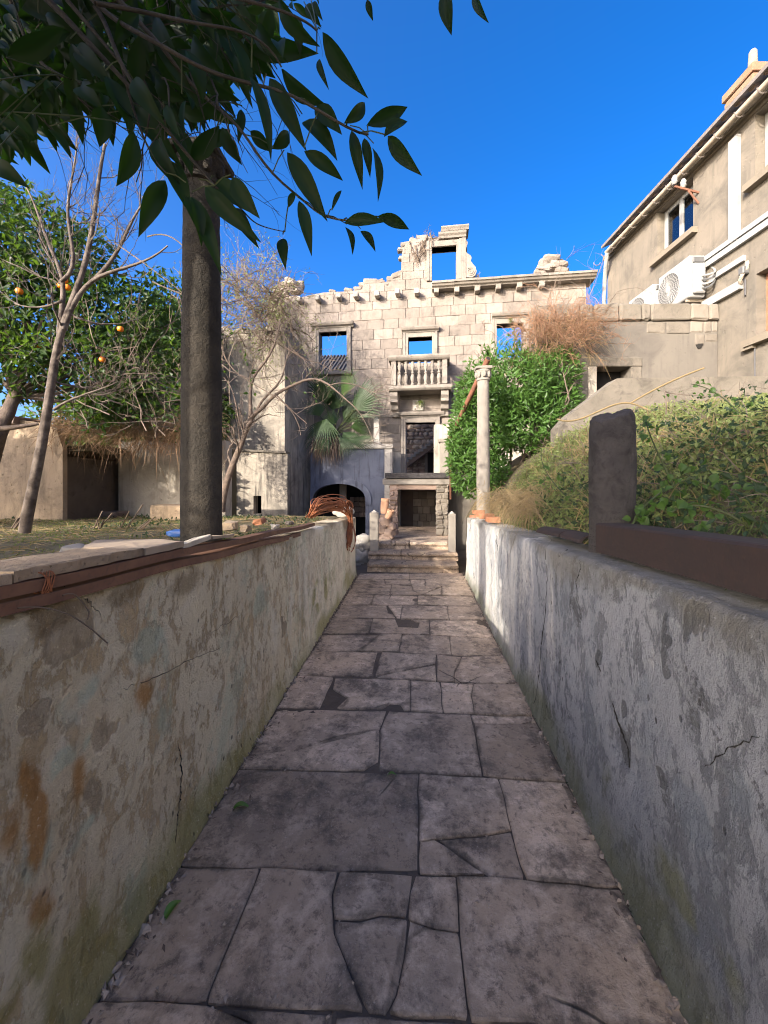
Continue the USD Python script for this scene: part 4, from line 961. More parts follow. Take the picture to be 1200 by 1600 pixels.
# clay pots by the left post
for (cx, cy, w, h, tl, lab) in ((601, 791, 13, 24, .1, 'taller pale terracotta pot leaning beside the portico pier'), (608, 803, 11, 15, .5, 'smaller terracotta pot tipped over below the taller pot')):
    q = at_y(cx, cy, 8.6); s = 8.6/FPX
    T = thing('clay_pot', lab, 'pot', (q[0], q[1], q[2]-h*s/2))
    H = h*s; W = w*s/2
    mm = lathe([(W*.75, 0), (W*.95, H*.3), (W, H*.75), (W*.9, H*.8), (W*1.05, H*.86), (W*1.05, H), (W*.85, H), (W*.8, H*.85)], (0, 0, -H/2), 18)
    R = trimesh.transformations.rotation_matrix(tl, (0.3, 1, 0))[:3, :3]
    part('pot', tf(mm, lambda v: v@R.T + q), 'clay_pot', T, smooth=40)
ROCKS = [((602, 815), .16), ((597, 826), .17), ((607, 835), .16), ((600, 845), .2), ((611, 822), .12), ((566, 868), .2), ((563, 885), .18), ((570, 893), .14), ((560, 855), .18), ((568, 846), .2)]
for (p, s), lab in zip(ROCKS, ['dark rough rock heaped under the tipped clay pot', 'brown rough rock heaped left of the portico pier', 'flat rough rock on the heap beside the gate post', 'large rough rock low on the heap beside the top step', 'small rough rock high on the heap against the portico pier', 'large bluish boulder in the dark gap beside the steps', 'bluish boulder at the bottom of the dark gap beside the steps', 'small bluish stone next to the first step', 'dark boulder wedged at the end of the flaking plaster wall', 'topmost dark boulder in the gap beside the gate post']):
    Y = 8.9 if p[0] > 590 else 8.2
    q = at_y(p[0], p[1], Y); solo('boulder', rock(q, (s*.8, s*.7, s*.75), rw_, 2, .5), 'dark_rubble' if p[0] > 590 else 'grey_stone', lab, 'rock', smooth=35)
part('rubble_core', bx(at_y(594, 0, 9.0)[0], at_y(612, 0, 9)[0], 8.9, 9.3, -.2, 1.1), 'dark_rubble', POR)

# ================================================================== GARDEN WALL, HOUSE ON THE RIGHT
rh = np.random.default_rng(44)
GD = 7.6
zg = lambda py, d=GD: EYE + (CY-py)/FPX*d
Rg = lambda px, d=GD: (px-CX)/FPX*d
GW = thing('upper_garden_wall', 'grey plastered wall with stone coping and a low dark doorway under the house', 'wall', rd(Rg(1010), GD, 3))
wallp = sbox(Rg(838), .5, Rg(1121), zg(502)).difference(sbox(Rg(932), .4, Rg(986), zg(573)))
part('wall_face', rdmesh(prism_xz(wallp, GD, GD+.35)), 'garden_plaster', GW)
part('dark_doorway', rdbox(Rg(925), Rg(995), GD+.34, GD+.38, .5, zg(565)), 'dark_void', GW)
part('door_jamb', cat(rdbox(Rg(919), Rg(932)-.002, GD-.025, GD+.3, .5, zg(573), .01)), 'white_plaster', GW)
part('door_jamb', cat(rdbox(Rg(986)+.002, Rg(1002), GD-.02, GD+.3, .5, zg(573), .01)), 'concrete', GW)
part('door_lintel', rdbox(Rg(917), Rg(1002), GD-.03, GD+.3, zg(573)+.002, zg(559), .012), 'concrete', GW)
cp = [836, 868, 905, 926.5, 966, 1001, 1015, 1077, 1106, 1121]
for a, b in zip(cp[:-1], cp[1:]):
    part('coping_stone', rdmesh(rough_box(Rg(a)+.006, Rg(b)-.006, GD-.06, GD+.38, zg(502)+.004, zg(476)+rh.uniform(-.02, .03), rh, .014, .03)), 'coping' if a > 1050 else 'concrete', GW)
for a, b, y0, y1 in ((1078,1099,520,502),(1099.5,1111,520,502),(1111.5,1121,519,502),(1085,1100,540,522),(1101,1121,534,521),(1010,1040,521,503),(1041,1077,522,503)):
    part('exposed_stone', rdmesh(rough_box(Rg(a)+.005, Rg(b)-.005, GD-.018, GD+.1, zg(y0)+.004, zg(y1)-.004, rh, .008, .02)), 'coping' if a > 1070 else 'concrete', GW)
part('wall_hole', rdmesh(prism_xz(Polygon([(Rg(1086), zg(538)), (Rg(1098), zg(537)), (Rg(1094), zg(544)), (Rg(1090), zg(545))]), GD-.022, GD+.1)), 'dark_void', GW)
# sloping stair parapet of concrete
SD = 6.25
SP = thing('stair_parapet', 'sloping concrete parapet above the grassy bank', 'parapet', rd(Rg(1000, SD), SD, 2.6))
sp = Polygon([(Rg(872, SD), zg(668, SD)), (Rg(890, SD), zg(648, SD)), (Rg(965, SD), zg(591, SD)), (Rg(1290, SD), zg(586, SD)), (Rg(1290, SD), .8), (Rg(872, SD), .8)])
v, f = VF(prism_xz(sp, SD, SD+.28)); part('concrete_wall', rdmesh((v, f)), 'concrete', SP)

HR = 6.4
def hd(px, R=HR): return R*FPX/(px-CX)
def hz_(px, py, R=HR): return EYE + (CY-py)/FPX*hd(px, R)
dfar = hd(949)
HB = thing('apartment_house', 'beige plastered house with white ducts, gutter and chimney on the right', 'house', rd(HR, dfar, 0))
zev = 8.36
def hwall(poly, n0, n1):
    """polygon in (d, z) extruded across R from HR-n1 to HR-n0 (n positive = towards the garden)"""
    m = trimesh.creation.extrude_polygon(poly, abs(n1-n0), engine='earcut'); v, f = VF(m)
    return rdmesh((np.c_[HR - max(n0, n1) + v[:, 2], v[:, 0], v[:, 1]], f))
W1 = sbox(hd(1083), 7.06, hd(1027), 8.16); W2 = sbox(5.2, 7.02, hd(1180), 8.16); W3 = sbox(5.6, 4.30, hd(1181.5), 5.40); W4 = sbox(2.0, 7.02, 3.2, 8.16); W5 = sbox(-1.4, 7.02, -.2, 8.16)
facade = sbox(-12.0, -.3, dfar, zev-.10)  # unseen near stretch added to bounce warm sunlight onto the path walls
for w in (W1, W2, W3, W4, W5): facade = facade.difference(w)
HW = part('wall', hwall(facade, -.3, 0), 'house_plaster', HB)
part('gable_wall', cat(rdbox(HR+.3, HR+9, dfar-.3, dfar, -.3, zev-.10), rdbox(HR+.3, HR+9, -12, -11.7, -.3, zev-.10), rdbox(HR+8.7, HR+9, -11.7, dfar-.3, -.3, zev-.10)), 'house_plaster', HB)
part('fascia', hwall(Polygon([(-12, zev-.12), (dfar+.05, zev-.12), (dfar+.05, zev-.02), (-12, zev-.02)]), -.2, .10), 'fascia', HB)
part('cornice_strip', hwall(Polygon([(-12, zev-.18), (dfar+.02, zev-.18), (dfar+.02, zev-.125), (-12, zev-.125)]), -.1, .05), 'fascia', HB)
part('gutter', rdmesh(tube([(HR-.23, -12, zev-.11), (HR-.23, dfar-.36, zev-.11)], .05, 10)), 'gutter_metal', HB, smooth=40)
for k in range(16):
    d = 5.2+k*.42; part('gutter_bracket', rdmesh(tube([(HR-.23+.1*math.cos(a), d, zev-.11-.095*math.sin(a)) for a in np.linspace(.1, 3.0, 7)], .012, 4)), 'roof_edge', HB)
part('roof', hull([rd(R, d, z) for R, z in ((HR-.36, zev), (HR-.36, zev+.07), (HR+4.5, zev+2.3), (HR+4.5, zev+2.2)) for d in (-12, dfar-.33)]), 'roof_edge', HB)
for k in range(22):
    d = 5.0+k*.27; part('roof_tile', rdmesh(tf(tube([(HR-.27, 0, 0), (HR+.6, 0, .41)], .07, 8), lambda v, d=d: v+np.array([0, d, zev+.06]))), 'roof_tile', HB, smooth=40)
# downpipe at the far corner
part('downpipe', rdmesh(tube(smooth_line([(HR-.23, dfar-.40, zev-.15), (HR-.20, dfar-.30, zev-.34), (HR-.08, dfar-.02, zev-.62), (HR-.04, dfar+.08, zev-.9), (HR-.04, dfar+.10, zev-1.8), (HR-.04, dfar+.10, 3)], 24), .055, 10)), 'white_paint', HB, smooth=40)
def casement(w, sashes, mat, nm, sill=True, back=.17, bar=.06, rails=0):
    d0, z0, d1, z1 = w.bounds
    fr = part(nm, cat([hwall(sbox(d0, z0, d0+bar, z1), -back-.06, -back), hwall(sbox(d1-bar, z0, d1, z1), -back-.06, -back), hwall(sbox(d0+bar, z1-bar, d1-bar, z1), -back-.058, -back+.002), hwall(sbox(d0+bar, z0, d1-bar, z0+bar), -back-.058, -back+.002)]), mat, HB)
    step_ = (d1-d0-2*bar)/sashes
    for k in range(sashes):
        a = d0+bar+k*step_; b = a+step_; s = .045
        part('sash', cat([hwall(sbox(a+.004, z0+bar+.004, a+s, z1-bar-.004), -back-.04, -back+.02), hwall(sbox(b-s, z0+bar+.004, b-.004, z1-bar-.004), -back-.04, -back+.02), hwall(sbox(a+s, z1-bar-s, b-s, z1-bar-.004), -back-.038, -back+.018), hwall(sbox(a+s, z0+bar+.004, b-s, z0+bar+s), -back-.038, -back+.018)] +
             [hwall(sbox(a+s, z0+(z1-z0)*(q+1)/(rails+1)-.018, b-s, z0+(z1-z0)*(q+1)/(rails+1)+.018), -back-.036, -back+.016) for q in range(rails)]), mat, fr)
        part('pane', hwall(sbox(a+s, z0+bar+s, b-s, z1-bar-s), -back-.012, -back-.008), 'pane_glass', fr)
    part('curtain', hwall(sbox(d0+bar, z0+bar, d0+bar+(d1-d0)*.42, z1-bar), -back-.16, -back-.13), 'curtain', fr)
    part('dark_room', hwall(sbox(d0-.2, z0-.2, d1+.2, z1+.2), -1.2, -1.16), 'dark_void', fr)
    if sill: part('sill', hwall(sbox(d0-.12, z0-.12, d1+.12, z0-.003), -back, .12), 'fascia', fr)
    return fr
casement(W1, 2, 'white_paint', 'window'); casement(W2, 2, 'white_paint', 'window'); casement(W4, 2, 'white_paint', 'window'); casement(W5, 2, 'white_paint', 'window'); casement(W3, 2, 'brown_wood', 'window', rails=2)
part('sill_block', hwall(sbox(hd(1181)-.02, 4.13, hd(1165), 4.31), 0, .09), 'fascia', HB)
# chimney
dch = 8.9; RC = 8.2
CH = part('chimney', rdmesh(cat(rough_box(RC-.25, RC+.35, dch-.35, dch+.35, 9.2, EYE+(CY-112)/FPX*(dch-.35), rh, .01, .02), rough_box(RC-.3, RC+.4, dch-.4, dch+.4, EYE+(CY-112)/FPX*(dch-.35)+.002, EYE+(CY-99)/FPX*(dch-.35), rh, .01, .02))), 'chimney_brick', HB)
for r_ in range(12):
    for c_ in range(3):
        zz_ = 9.9+r_*.105; dd_ = dch-.35+c_*.24+(.12 if r_ % 2 else 0)
        if zz_ < EYE+(CY-116)/FPX*(dch-.35): part('brick', rdbox(RC-.262, RC-.25, dd_+.005, min(dch+.35, dd_+.225), zz_+.005, zz_+.095, .004), 'chimney_brick', CH)
part('chimney_pot', rdmesh(lathe([(.09, 0), (.085, .35), (.075, .55), (.05, .6)], (RC-.02, dch-.1, EYE+(CY-102)/FPX*(dch-.35)), 14)), 'pale_column', CH, smooth=40)
# ducts
def duct(d0, d1, z0, z1, n=.07, nm='duct'): part(nm, hwall(sbox(d0, z0, d1, z1), 0.002, n), 'white_paint', HB)
duct(hd(1158), hd(1144), 6.18, hz_(1150, 217), .075, 'vertical_duct')
duct(3, hd(1103), 6.06, 6.17, .07); duct(3, hd(1103), 6.19, 6.28, .09)
duct(hd(1166), hd(1112), 5.74, 5.84, .06); duct(hd(1162), hd(1102), 5.27, 5.42, .08)
part('cable', rdmesh(tube(smooth_line([(HR-.05, hd(1162), 5.36), (HR-.10, hd(1166), 5.42), (HR-.06, hd(1170), 5.55), (HR-.04, hd(1170), 5.7)], 14), .03, 6)), 'gutter_metal', HB)
part('cable_box', rdbox(HR-.12, HR-.003, hd(1172), hd(1163), 5.48, 5.62, .015), 'grey_plastic', HB)
part('drip_pipe', rdmesh(tube([(HR-.03, hd(1167), 5.4), (HR-.03, hd(1167), 5.12)], .015, 6)), 'dark_metal', HB)
part('hanging_cable', rdmesh(tube([(HR-.02, hd(1181), 4.25), (HR-.02, hd(1181.5), 3.4)], .012, 5)), 'dark_metal', HB)
IB = part('insulator_bracket', rdmesh(cat(tube([(HR, hd(1092), 7.72), (HR-.45, hd(1088), 7.9)], .022, 6), tube([(HR, hd(1092), 7.5), (HR-.2, hd(1090), 7.8)], .018, 6))), 'rust_pipe', HB)
for o_ in (.28, .46): part('insulator', rdmesh(lathe([(.03, 0), (.06, .04), (.045, .08), (.06, .12), (.03, .18)], (HR-o_, hd(1089), 7.74+o_*.4), 10)), 'white_casing', IB, smooth=40)
# air conditioners
def aircon(d0, d1, z0, z1, label, Rf=6.0):
    A = thing('air_conditioner', label, 'air conditioner', rd(Rf+.2, (d0+d1)/2, z0))
    w = d1-d0; h = z1-z0
    part('casing', rdbox(Rf, HR-.08, d0, d1, z0, z1, .02), 'white_casing', A)
    cd, cz_, r = d1-.36*w, z0+h*.5, min(.43*h, .36*w)
    fan = lambda a, q, o: (Rf-o, cd+q*math.cos(a), cz_+q*math.sin(a))
    part('fan_recess', rdmesh(tf(lathe([(r, 0), (r, .004)], (0, 0, 0), 32), lambda v: np.c_[Rf-.006+v[:, 2]*.5, cd+v[:, 0], cz_+v[:, 1]])), 'grey_plastic', A)
    part('fan_ring', rdmesh(cat([tube([fan(a, r*q, .012) for a in np.linspace(0, 2*np.pi, 33)], .009 if q == 1 else .004, 5, False) for q in (1, .82, .66, .5, .36)])), 'white_casing', A)
    G_ = part('grille', rdmesh(tf(lathe([(r*.22, 0), (r*.2, .015), (.001, .02)], (0, 0, 0), 18), lambda v: np.c_[Rf-.008-v[:, 2], cd+v[:, 0], cz_+v[:, 1]])), 'white_casing', A)
    for k in range(30):
        a = k/30*2*np.pi; part('grille_bar', rdmesh(tube([fan(a+.5*(q-.2), r*q, .013) for q in (.2, .45, .7, .98)], .005, 4)), 'white_casing', G_)
    part('service_cover', rdbox(Rf+.05, HR-.12, d0-.07, d0-.003, z0+.05, z1-.22*h, .02), 'white_casing', A)
    part('handle', rdbox(Rf+.06, HR-.13, d0-.035, d0-.003, z1-.19*h, z1-.06*h, .01), 'grey_plastic', A)
    lg = [(0, -.045), (.02, .01), (.04, .05), (0, .02), (-.04, .05), (-.02, .01)]
    part('logo', hwall(Polygon([(d0+.20*w+a*1.1, z1-.2*h+b*1.2) for a, b in lg]), HR-Rf+.001, HR-Rf+.004), 'blue_logo', A)
    for dd_ in (d0+.12, d1-.12): part('bracket', rdbox(Rf+.03, HR-.003, dd_-.02, dd_+.02, z0-.05, z0-.002), 'gutter_metal', A)
    return A
A1 = aircon(7.80, 8.68, 5.48, 6.30, 'large white air conditioner with fan grille beside the white ducts')
for k in range(4): part('hose', rdmesh(tube(smooth_line([(6.2, 7.74, 5.62+.08*k), (6.26, 7.60-.02*k, 5.60+.07*k), (6.36, 7.62, 5.75+.05*k), (HR-.03, 7.78, 6.1)], 12), .018, 6)), 'white_paint' if k % 2 else 'grey_plastic', A1)
aircon(8.86, 9.74, 5.50, 6.28, 'farther white air conditioner half hidden behind the coping of the garden wall')
# house far behind, seen through the empty window
DH = thing('distant_house', 'dark tiled roof seen through the leftmost empty window of the ruin', 'house', (-4.5, 19, 0))
xa, xb = at_y(480, 560, 18)[0], at_y(560, 560, 18)[0]; zr0 = at_y(520, 557, 20.5)[2]
part('wall', bx(xa, xb, 18.9, 22, -.3, zr0-1.6), 'house_plaster', DH)
RF = part('roof', hull([(x, y, z) for x in (xa, xb) for y, z in ((17.9, zr0-1.7), (18.0, zr0-1.55), (20.5, zr0), (20.6, zr0-.15))]), 'far_roof', DH)
for k in range(14):
    x = xa+(xb-xa)*(k+.5)/14; part('roof_tile', tube([(x, 17.95, zr0-1.52), (x, 20.5, zr0+.03)], .07, 6), 'far_roof', RF)

# ================================================================== COLUMNS, BEAMS, LOOSE STONES ON THE WALLS
rc = np.random.default_rng(55)
def rough_lathe(prof, c, sides, amp, seed, rows=30):
    pr = np.asarray(prof, float); t = np.r_[0, np.cumsum(np.linalg.norm(np.diff(pr, axis=0), axis=1))]
    tt = np.unique(np.r_[t, np.linspace(0, t[-1], rows)]); p2 = np.stack([np.interp(tt, t, pr[:, k]) for k in (0, 1)], 1)
    v, f = lathe(p2, (0, 0, 0), sides)
    k = (meshkit.fbm(v*np.array([7, 7, 4])+seed, 5)-.5)*amp*2 + (meshkit.fbm(v*28+seed, 3)-.5)*amp*.8
    dish = np.clip((meshkit.noise(v*np.array([6, 6, 4.])+seed*3)-.72)*4, 0, 1)*amp*1.5
    r = np.linalg.norm(v[:, :2], axis=1, keepdims=True)+1e-6
    v[:, :2] *= 1 + np.clip((k-dish)[:, None]/np.maximum(r, .03), -.5, .5)
    return (v+np.asarray(c), f)
def pillar(px, w, d, ybase, ytop, mat, label, capital):
    b = at_d(px, ybase, d); zt = EYE + (CY-ytop)/FPX*d; r = w/2/FPX*d; H = zt-b[2]
    T = thing('stone_column', label, 'column', (b[0], b[1], b[2]))
    part('shaft', rough_lathe([(r*1.06, -.25), (r*1.04, H*.3), (r*.98, H*.65), (r*.92, H-.12)], (b[0], b[1], b[2]), 40, .006, px, 60), mat, T, smooth=60)
    z = zt-.12
    if capital:
        part('neck_ring', lathe([(r*.92, -.03), (r*1.06, -.02), (r*1.06, .01), (r*.94, .02)], (b[0], b[1], z), 28), mat, T, smooth=40)
        part('capital', lathe([(r*.93, .015), (r*.98, .06), (r*1.2, .12), (r*1.26, .125), (r*1.22, .15)], (b[0], b[1], z), 28), mat, T, smooth=40)
        for k in range(8):
            a = k/8*2*np.pi; c, s = math.cos(a), math.sin(a)
            part('capital_leaf', rock((b[0]+c*r*1.05, b[1]+s*r*1.05, z+.075), (.03, .03, .055), rc, 1, .2), mat, T)
        part('abacus', rough_box(b[0]-r*1.28, b[0]+r*1.28, b[1]-r*1.28, b[1]+r*1.28, z+.152, z+.2, rc, .004, .01), mat, T)
    return T, b, zt
pillar(315, 57, 2.69, 846, 262, 'column_stone', 'tall weathered round stone column standing behind the rusty rails', True)
TC, cb, cz_ = pillar(755, 19.5, 6.6, 800, 582, 'pale_column', 'slender pale stone column with carved capital in front of the green bush', True)
# broken stub
b = at_d(956, 845, 2.34); r = 32.5/FPX*2.34
SC = thing('stone_column', 'broken dark stone column stump at the end of the long rusty beam', 'column', (b[0], b[1], b[2]))
zt = EYE+(CY-645)/FPX*2.34; H = zt-b[2]
v, f = rough_lathe([(r*1.0, -.2), (r*1.0, H*.5), (r*.98, H*.86), (r*.95, H*.97), (r*.85, H), (r*.5, H*1.005), (.01, H*1.01)], (0, 0, 0), 56, .009, 3.3, 90)
top = np.clip((v[:, 2]-H*.85)/(H*.15), 0, 1); a = v @ RT
v[:, 2] -= top*np.clip(.02 - a*.22, 0, .07) + top*(meshkit.fbm(v*13, 4)-.5)*.11
part('shaft', (v+b, f), 'dark_column', SC, smooth=45)

# rusty rails on the left wall
def ibeam(p0, p1, w, h, t, mat, T, name='rail'):
    p0, p1 = np.array(p0), np.array(p1); D = unit(p1-p0); S = unit(np.cross(D, UPV)); N = np.cross(S, D)
    prof = [(-w/2, -h/2), (w/2, -h/2), (w/2, -h/2+t), (t/2, -h/2+t), (t/2, h/2-t), (w/2, h/2-t), (w/2, h/2), (-w/2, h/2), (-w/2, h/2-t), (-t/2, h/2-t), (-t/2, -h/2+t), (-w/2, -h/2+t)]
    m = trimesh.creation.extrude_polygon(Polygon(prof), float(np.linalg.norm(p1-p0)), engine='earcut'); v, f = VF(m)
    V = p0 + v[:, :1]*S + v[:, 1:2]*N + v[:, 2:]*D
    return part(name, (V, f), mat, T)
def rail(pa, pb, label, w, h):
    q0, q1 = at_x(*pa, XL+(.010 if w > .1 else .004)), at_x(*pb, XL+(.010 if w > .1 else .004)); ext = q0 + (q0-q1)*.22
    T = thing('rusty_rail', label, 'rail', q0)
    q0 = ext
    D = unit(q1-q0); S = unit(np.cross(D, UPV)); N = np.cross(S, D)
    # channel section lying on its side, web towards the path
    prof = [(.0, -h/2), (.0, h/2), (-w, h/2), (-w, h/2-.012), (-.012, h/2-.012), (-.012, -h/2+.012), (-w, -h/2+.012), (-w, -h/2)]
    L = float(np.linalg.norm(q1-q0)); n = 40; V = []; K = len(prof)
    for i in range(n+1):
        wob = np.array([0, 0, 1])*.004*math.sin(i*.5) 
        for a_, b_ in prof: V.append(q0 + D*L*i/n + S*a_ + N*b_ + wob)
    F = [(i*K+k, i*K+(k+1) % K, (i+1)*K+(k+1) % K) for i in range(n) for k in range(K)] + [(i*K+k, (i+1)*K+(k+1) % K, (i+1)*K+k) for i in range(n) for k in range(K)]
    part('channel', (np.array(V), np.array(F)), 'rust_rail', T)
    return T, q0, q1
T1_, q0, q1 = rail((0, 926), (492, 820), 'upper brown rusty steel rail along the flaking plaster wall, under the stone slabs', .07, .034)
rail((0, 953), (470, 835), 'lower brown rusty steel rail lying directly on the flaking plaster wall', .11, .034)
BD = thing('wire_tie', 'twisted dark wire tie wound round the two rusty rails', 'wire', at_x(72, 912, XL-.02))
tw_ = []
for k in range(7):
    c = at_x(66+k*2.4, 913-k*.6, XL); tw_.append(tube([c + np.array([.004, .006*math.sin(3*a+k), 0])+np.array([.016*math.cos(a)-.012, 0, .036*math.sin(a)]) for a in np.linspace(0, 2*np.pi, 14)], .0022, 4))
part('wire', cat(tw_), 'rust_wire', BD)
# stone slabs lying on the rails
def slab_from_px(ptsa, z, th, label, mat='marker_slab', tilt=0.0):
    P = np.array([at_z(px, py, z)[:2] for px, py in ptsa]); c = P.mean(0)
    g = Polygon(P).buffer(0)
    n = max(24, int(g.length/.05)); ring = np.array([g.exterior.interpolate(t, normalized=True).coords[0] for t in np.linspace(0, 1, n, endpoint=False)])
    ring = ring + np.stack([meshkit.noise(np.c_[ring*14, np.full(n, k*5.)])-.5 for k in (1, 2)], 1)*.018
    m = prism_xy(Polygon(ring).buffer(0), z-th, z); v, f = VF(m)
    v[:, 2] += (v[:, 0]-c[0])*tilt
    T = solo('stone_slab', (v, f), mat, label, 'slab')
    return T
zs_ = 1.475
def edge_slab(x0, x1, ya, yb, back, z_off, th, label, tilt=0., mat='marker_slab'):
    """slab whose path-side edge runs along the wall between two surveyed points"""
    a, b_ = at_x(x0, ya, XL-.005), at_x(x1, yb, XL-.005)
    ring = [a, b_, b_+np.array([-back, .02, 0]), a+np.array([-back*.96, -.01, 0])]
    zA, zB = a[2], b_[2]
    P = Polygon([(q[0], q[1]) for q in ring]); n = 60
    rg = np.array([P.exterior.interpolate(t, normalized=True).coords[0] for t in np.linspace(0, 1, n, endpoint=False)])
    rg = rg + np.stack([meshkit.noise(np.c_[rg*22, np.full(n, k*5.+x0)])-.5 for k in (1, 2)], 1)*.012
    inn = Polygon(rg).buffer(0); v, f = VF(prism_xy(inn, -th, 0)); 
    t = (v[:, 1]-a[1])/(b_[1]-a[1]); v[:, 2] += zA+(zB-zA)*t + (v[:, 0]-a[0])*tilt
    v[:, 2] += (meshkit.noise(v*18)-.5)*.008
    return solo('stone_slab', (v, f), mat, label, 'slab')
edge_slab(22, 226, 893, 856, .30, 0, .032, 'long pale stone slab with chipped edge lying on the upper rusty rail', .03, 'slab_top')
edge_slab(-90, 17, 918, 897, .30, 0, .032, 'short pale stone slab at the left edge of the picture, before the long slab', .02, 'slab_top')
edge_slab(228, 288, 857, 845, .26, 0, .028, 'grey stone slab end butting against the long pale slab', .05)
edge_slab(286, 331, 851, 836, .07, 0, .022, 'narrow tilted pale stone strip lying before the tall column', .1, 'white_plaster')
edge_slab(334, 368, 838, 834, .12, 0, .016, 'thin grey slate piece on the rails right of the tall column', .1)
slab_from_px([(127, 857), (262, 850), (290, 846), (250, 842), (150, 845)], 1.43, .045, 'grey weathered stone slab lying on the grass behind the long pale slab', tilt=-.02)
q = at_z(114, 868, 1.36); solo('stone_lump', rock(q+np.array([0, 0, .01]), (.075, .06, .05), rc, 2, .3), 'grey_stone', 'dark stone lump propping the grey slab on the grass', 'rock', smooth=40)
# long rusty beam on the right wall
B0 = at_x(931, 862, 1.0); B1 = at_x(1200, 938, 1.0)
t0 = at_x(931, 817, 1.0)[2]; t1 = at_x(1200, 852, 1.0)[2]
RBm = thing('rusty_beam', 'heavy dark rusty steel beam lying on the right-hand wall before the broken column', 'beam', B0)
D = (B1-B0)/(B1[1]-B0[1]); yE = -.6
def bp_(y, top): 
    t = (y-B0[1])/(B1[1]-B0[1]); return (t0+(t1-t0)*t) if top else (B0[2]+(B1[2]-B0[2])*t)
prof = lambda y: [(0, bp_(y, 0)), (0, bp_(y, 1)-.012), (.006, bp_(y, 1)-.003), (.014, bp_(y, 1)), (.16, bp_(y, 1)), (.16, bp_(y, 1)-.012), (.014, bp_(y, 1)-.014), (.014, bp_(y, 0))]
ys = np.linspace(B0[1], yE, 30); V = []; K = 8
for y in ys: V += [(1.0+a_, y, z_) for a_, z_ in prof(y)]
F = [(i*K+k, (i+1)*K+(k+1) % K, i*K+(k+1) % K) for i in range(29) for k in range(K)] + [(i*K+k, (i+1)*K+k, (i+1)*K+(k+1) % K) for i in range(29) for k in range(K)]
part('beam', (np.array(V), np.array(F)), 'rust_beam', RBm)
part('end_plate', bx(1.004, 1.156, B0[1]-.006, B0[1]+.006, bp_(B0[1], 0)+.004, bp_(B0[1], 1)-.014), 'rust_beam', RBm)
# ridge tiles on the right wall
for k, (a_, b_) in enumerate((((842, 829), (878, 836)), ((880, 836), (912, 845)))):
    q0_, q1_ = at_x(*a_, 1.02), at_x(*b_, 1.02); D_ = unit(q1_-q0_)
    T = thing('roof_tile', ['brown roof tile lying on the wall head, the farther of two', 'brown roof tile lying on the wall head, nearest the broken column'][k], 'tile', q0_)
    ang = np.linspace(0, np.pi, 9); V = []; S_ = unit(np.cross(D_, UPV))
    for rr_ in (.085, .07):
        for p_ in (q0_, q1_):
            for a in ang: V.append(p_ + S_*rr_*math.cos(a)+np.array([.06, 0, 0]) + UPV*(rr_*.6*math.sin(a)-.015))
    F = []
    for i in range(8): F += [(i, i+1, 10+i), (i, 10+i, 9+i), (18+i, 28+i, 19+i), (18+i, 27+i, 28+i), (i, 18+i, 19+i), (i, 19+i, i+1), (9+i, 10+i, 28+i), (9+i, 28+i, 27+i)]
    part('tile', (np.array(V), np.array(F)), 'rust_beam', T)
for k, (px, py, s) in enumerate(((748, 800, .10), (760, 806, .13), (771, 812, .09), (740, 808, .06))):
    q = at_x(px, py, XR+.1+.04*(k % 2)); solo('broken_brick', rough_box(q[0]-s, q[0]+s*.8, q[1]-s, q[1]+s, q[2]-.03, q[2]+.03, rc, .012, .01), 'terracotta',
        ['orange broken brick at the foot of the slender column', 'largest orange broken tile on the wall head below the dry grass', 'small orange tile shard nearest on the wall head beside the dry grass', 'tiny brick shard on the corner of the grey-white wall'][k], 'brick')
# bricks and debris on the left wall
for k, (px, py, w, h, lab) in enumerate(((405, 815, 13, 10, 'red brick fragment beside the tall column, among dry leaves'), (360, 822, 20, 14, 'brown broken block right beside the tall column'), (384, 826, 14, 9, 'earthy broken brick between two other fragments near the tall column'), (430, 822, 9, 6, 'small grey stone fragment on the rails behind the red brick'), (452, 817, 10, 7, 'pale stone fragment among debris left of the wire bundle'))):
    Y = 3.3+k*.35; q = at_y(px, py, Y); s = Y/FPX*.5
    solo('rubble_piece', rough_box(q[0]-w*s, q[0]+w*s, q[1]-.06, q[1]+.06, q[2]-h*s, q[2]+h*s, rc, .012, .012), ['terracotta', 'shed_plaster', 'shed_plaster', 'grey_stone', 'coping'][k], lab, 'rubble')
q = at_x(536, 800, XL-.12); solo('boulder', rock(q+np.array([0, 0, 0]), (.17, .12, .09), rc, 2, .5), 'grey_stone', 'pale grey stone lying under the rusty wire bundle on the wall end', 'rock', smooth=40)
solo('boulder', rock(at_x(282, 833, XL-.8), (.12, .05, .03), rc, 1), 'blue_plastic', 'scrap of blue plastic at the foot of the tall column', 'plastic scrap')
# bundle of rusty wire draped over the wall end
WB = thing('wire_bundle', 'bundle of orange-brown rusty wire draped over the end of the flaking wall', 'wire', at_x(530, 800, XL-.05))
ws = []
for k in range(46):
    o = rc.normal(size=3)*np.array([.07, .07, .045]); x_ = XL-.15
    key = [at_x(487, 806, x_-.1), at_x(492, 790, x_), at_x(506, 781, x_), at_x(522, 781, x_+.05), at_x(537, 790, XL-.02), at_x(546, 805, XL+.045), at_x(547, 825, XL+.05), at_x(545, 852+rc.uniform(-14, 8), XL+.045)]
    key = [p + o*np.array([1, 1, 1])*(1 if 1 < i < 5 else .35) + rc.normal(size=3)*.012 for i, p in enumerate(key)]
    key = [np.array([max(p[0], XL+.015) if i >= 5 else p[0], p[1], p[2]]) for i, p in enumerate(key)]
    L = smooth_line(key, 34); L[:, 2] -= np.where(np.arange(34) < 22, (L[:, 2]-at_x(500, 807, XL-.15)[2]).clip(0)*(1-rc.uniform(.2, 1.05)**.7), 0); ws.append((L, .0065))
for k in range(8): part('wire_strand', tubes(ws[k*6:(k+1)*6], 5), 'rust_wire', WB, smooth=50)
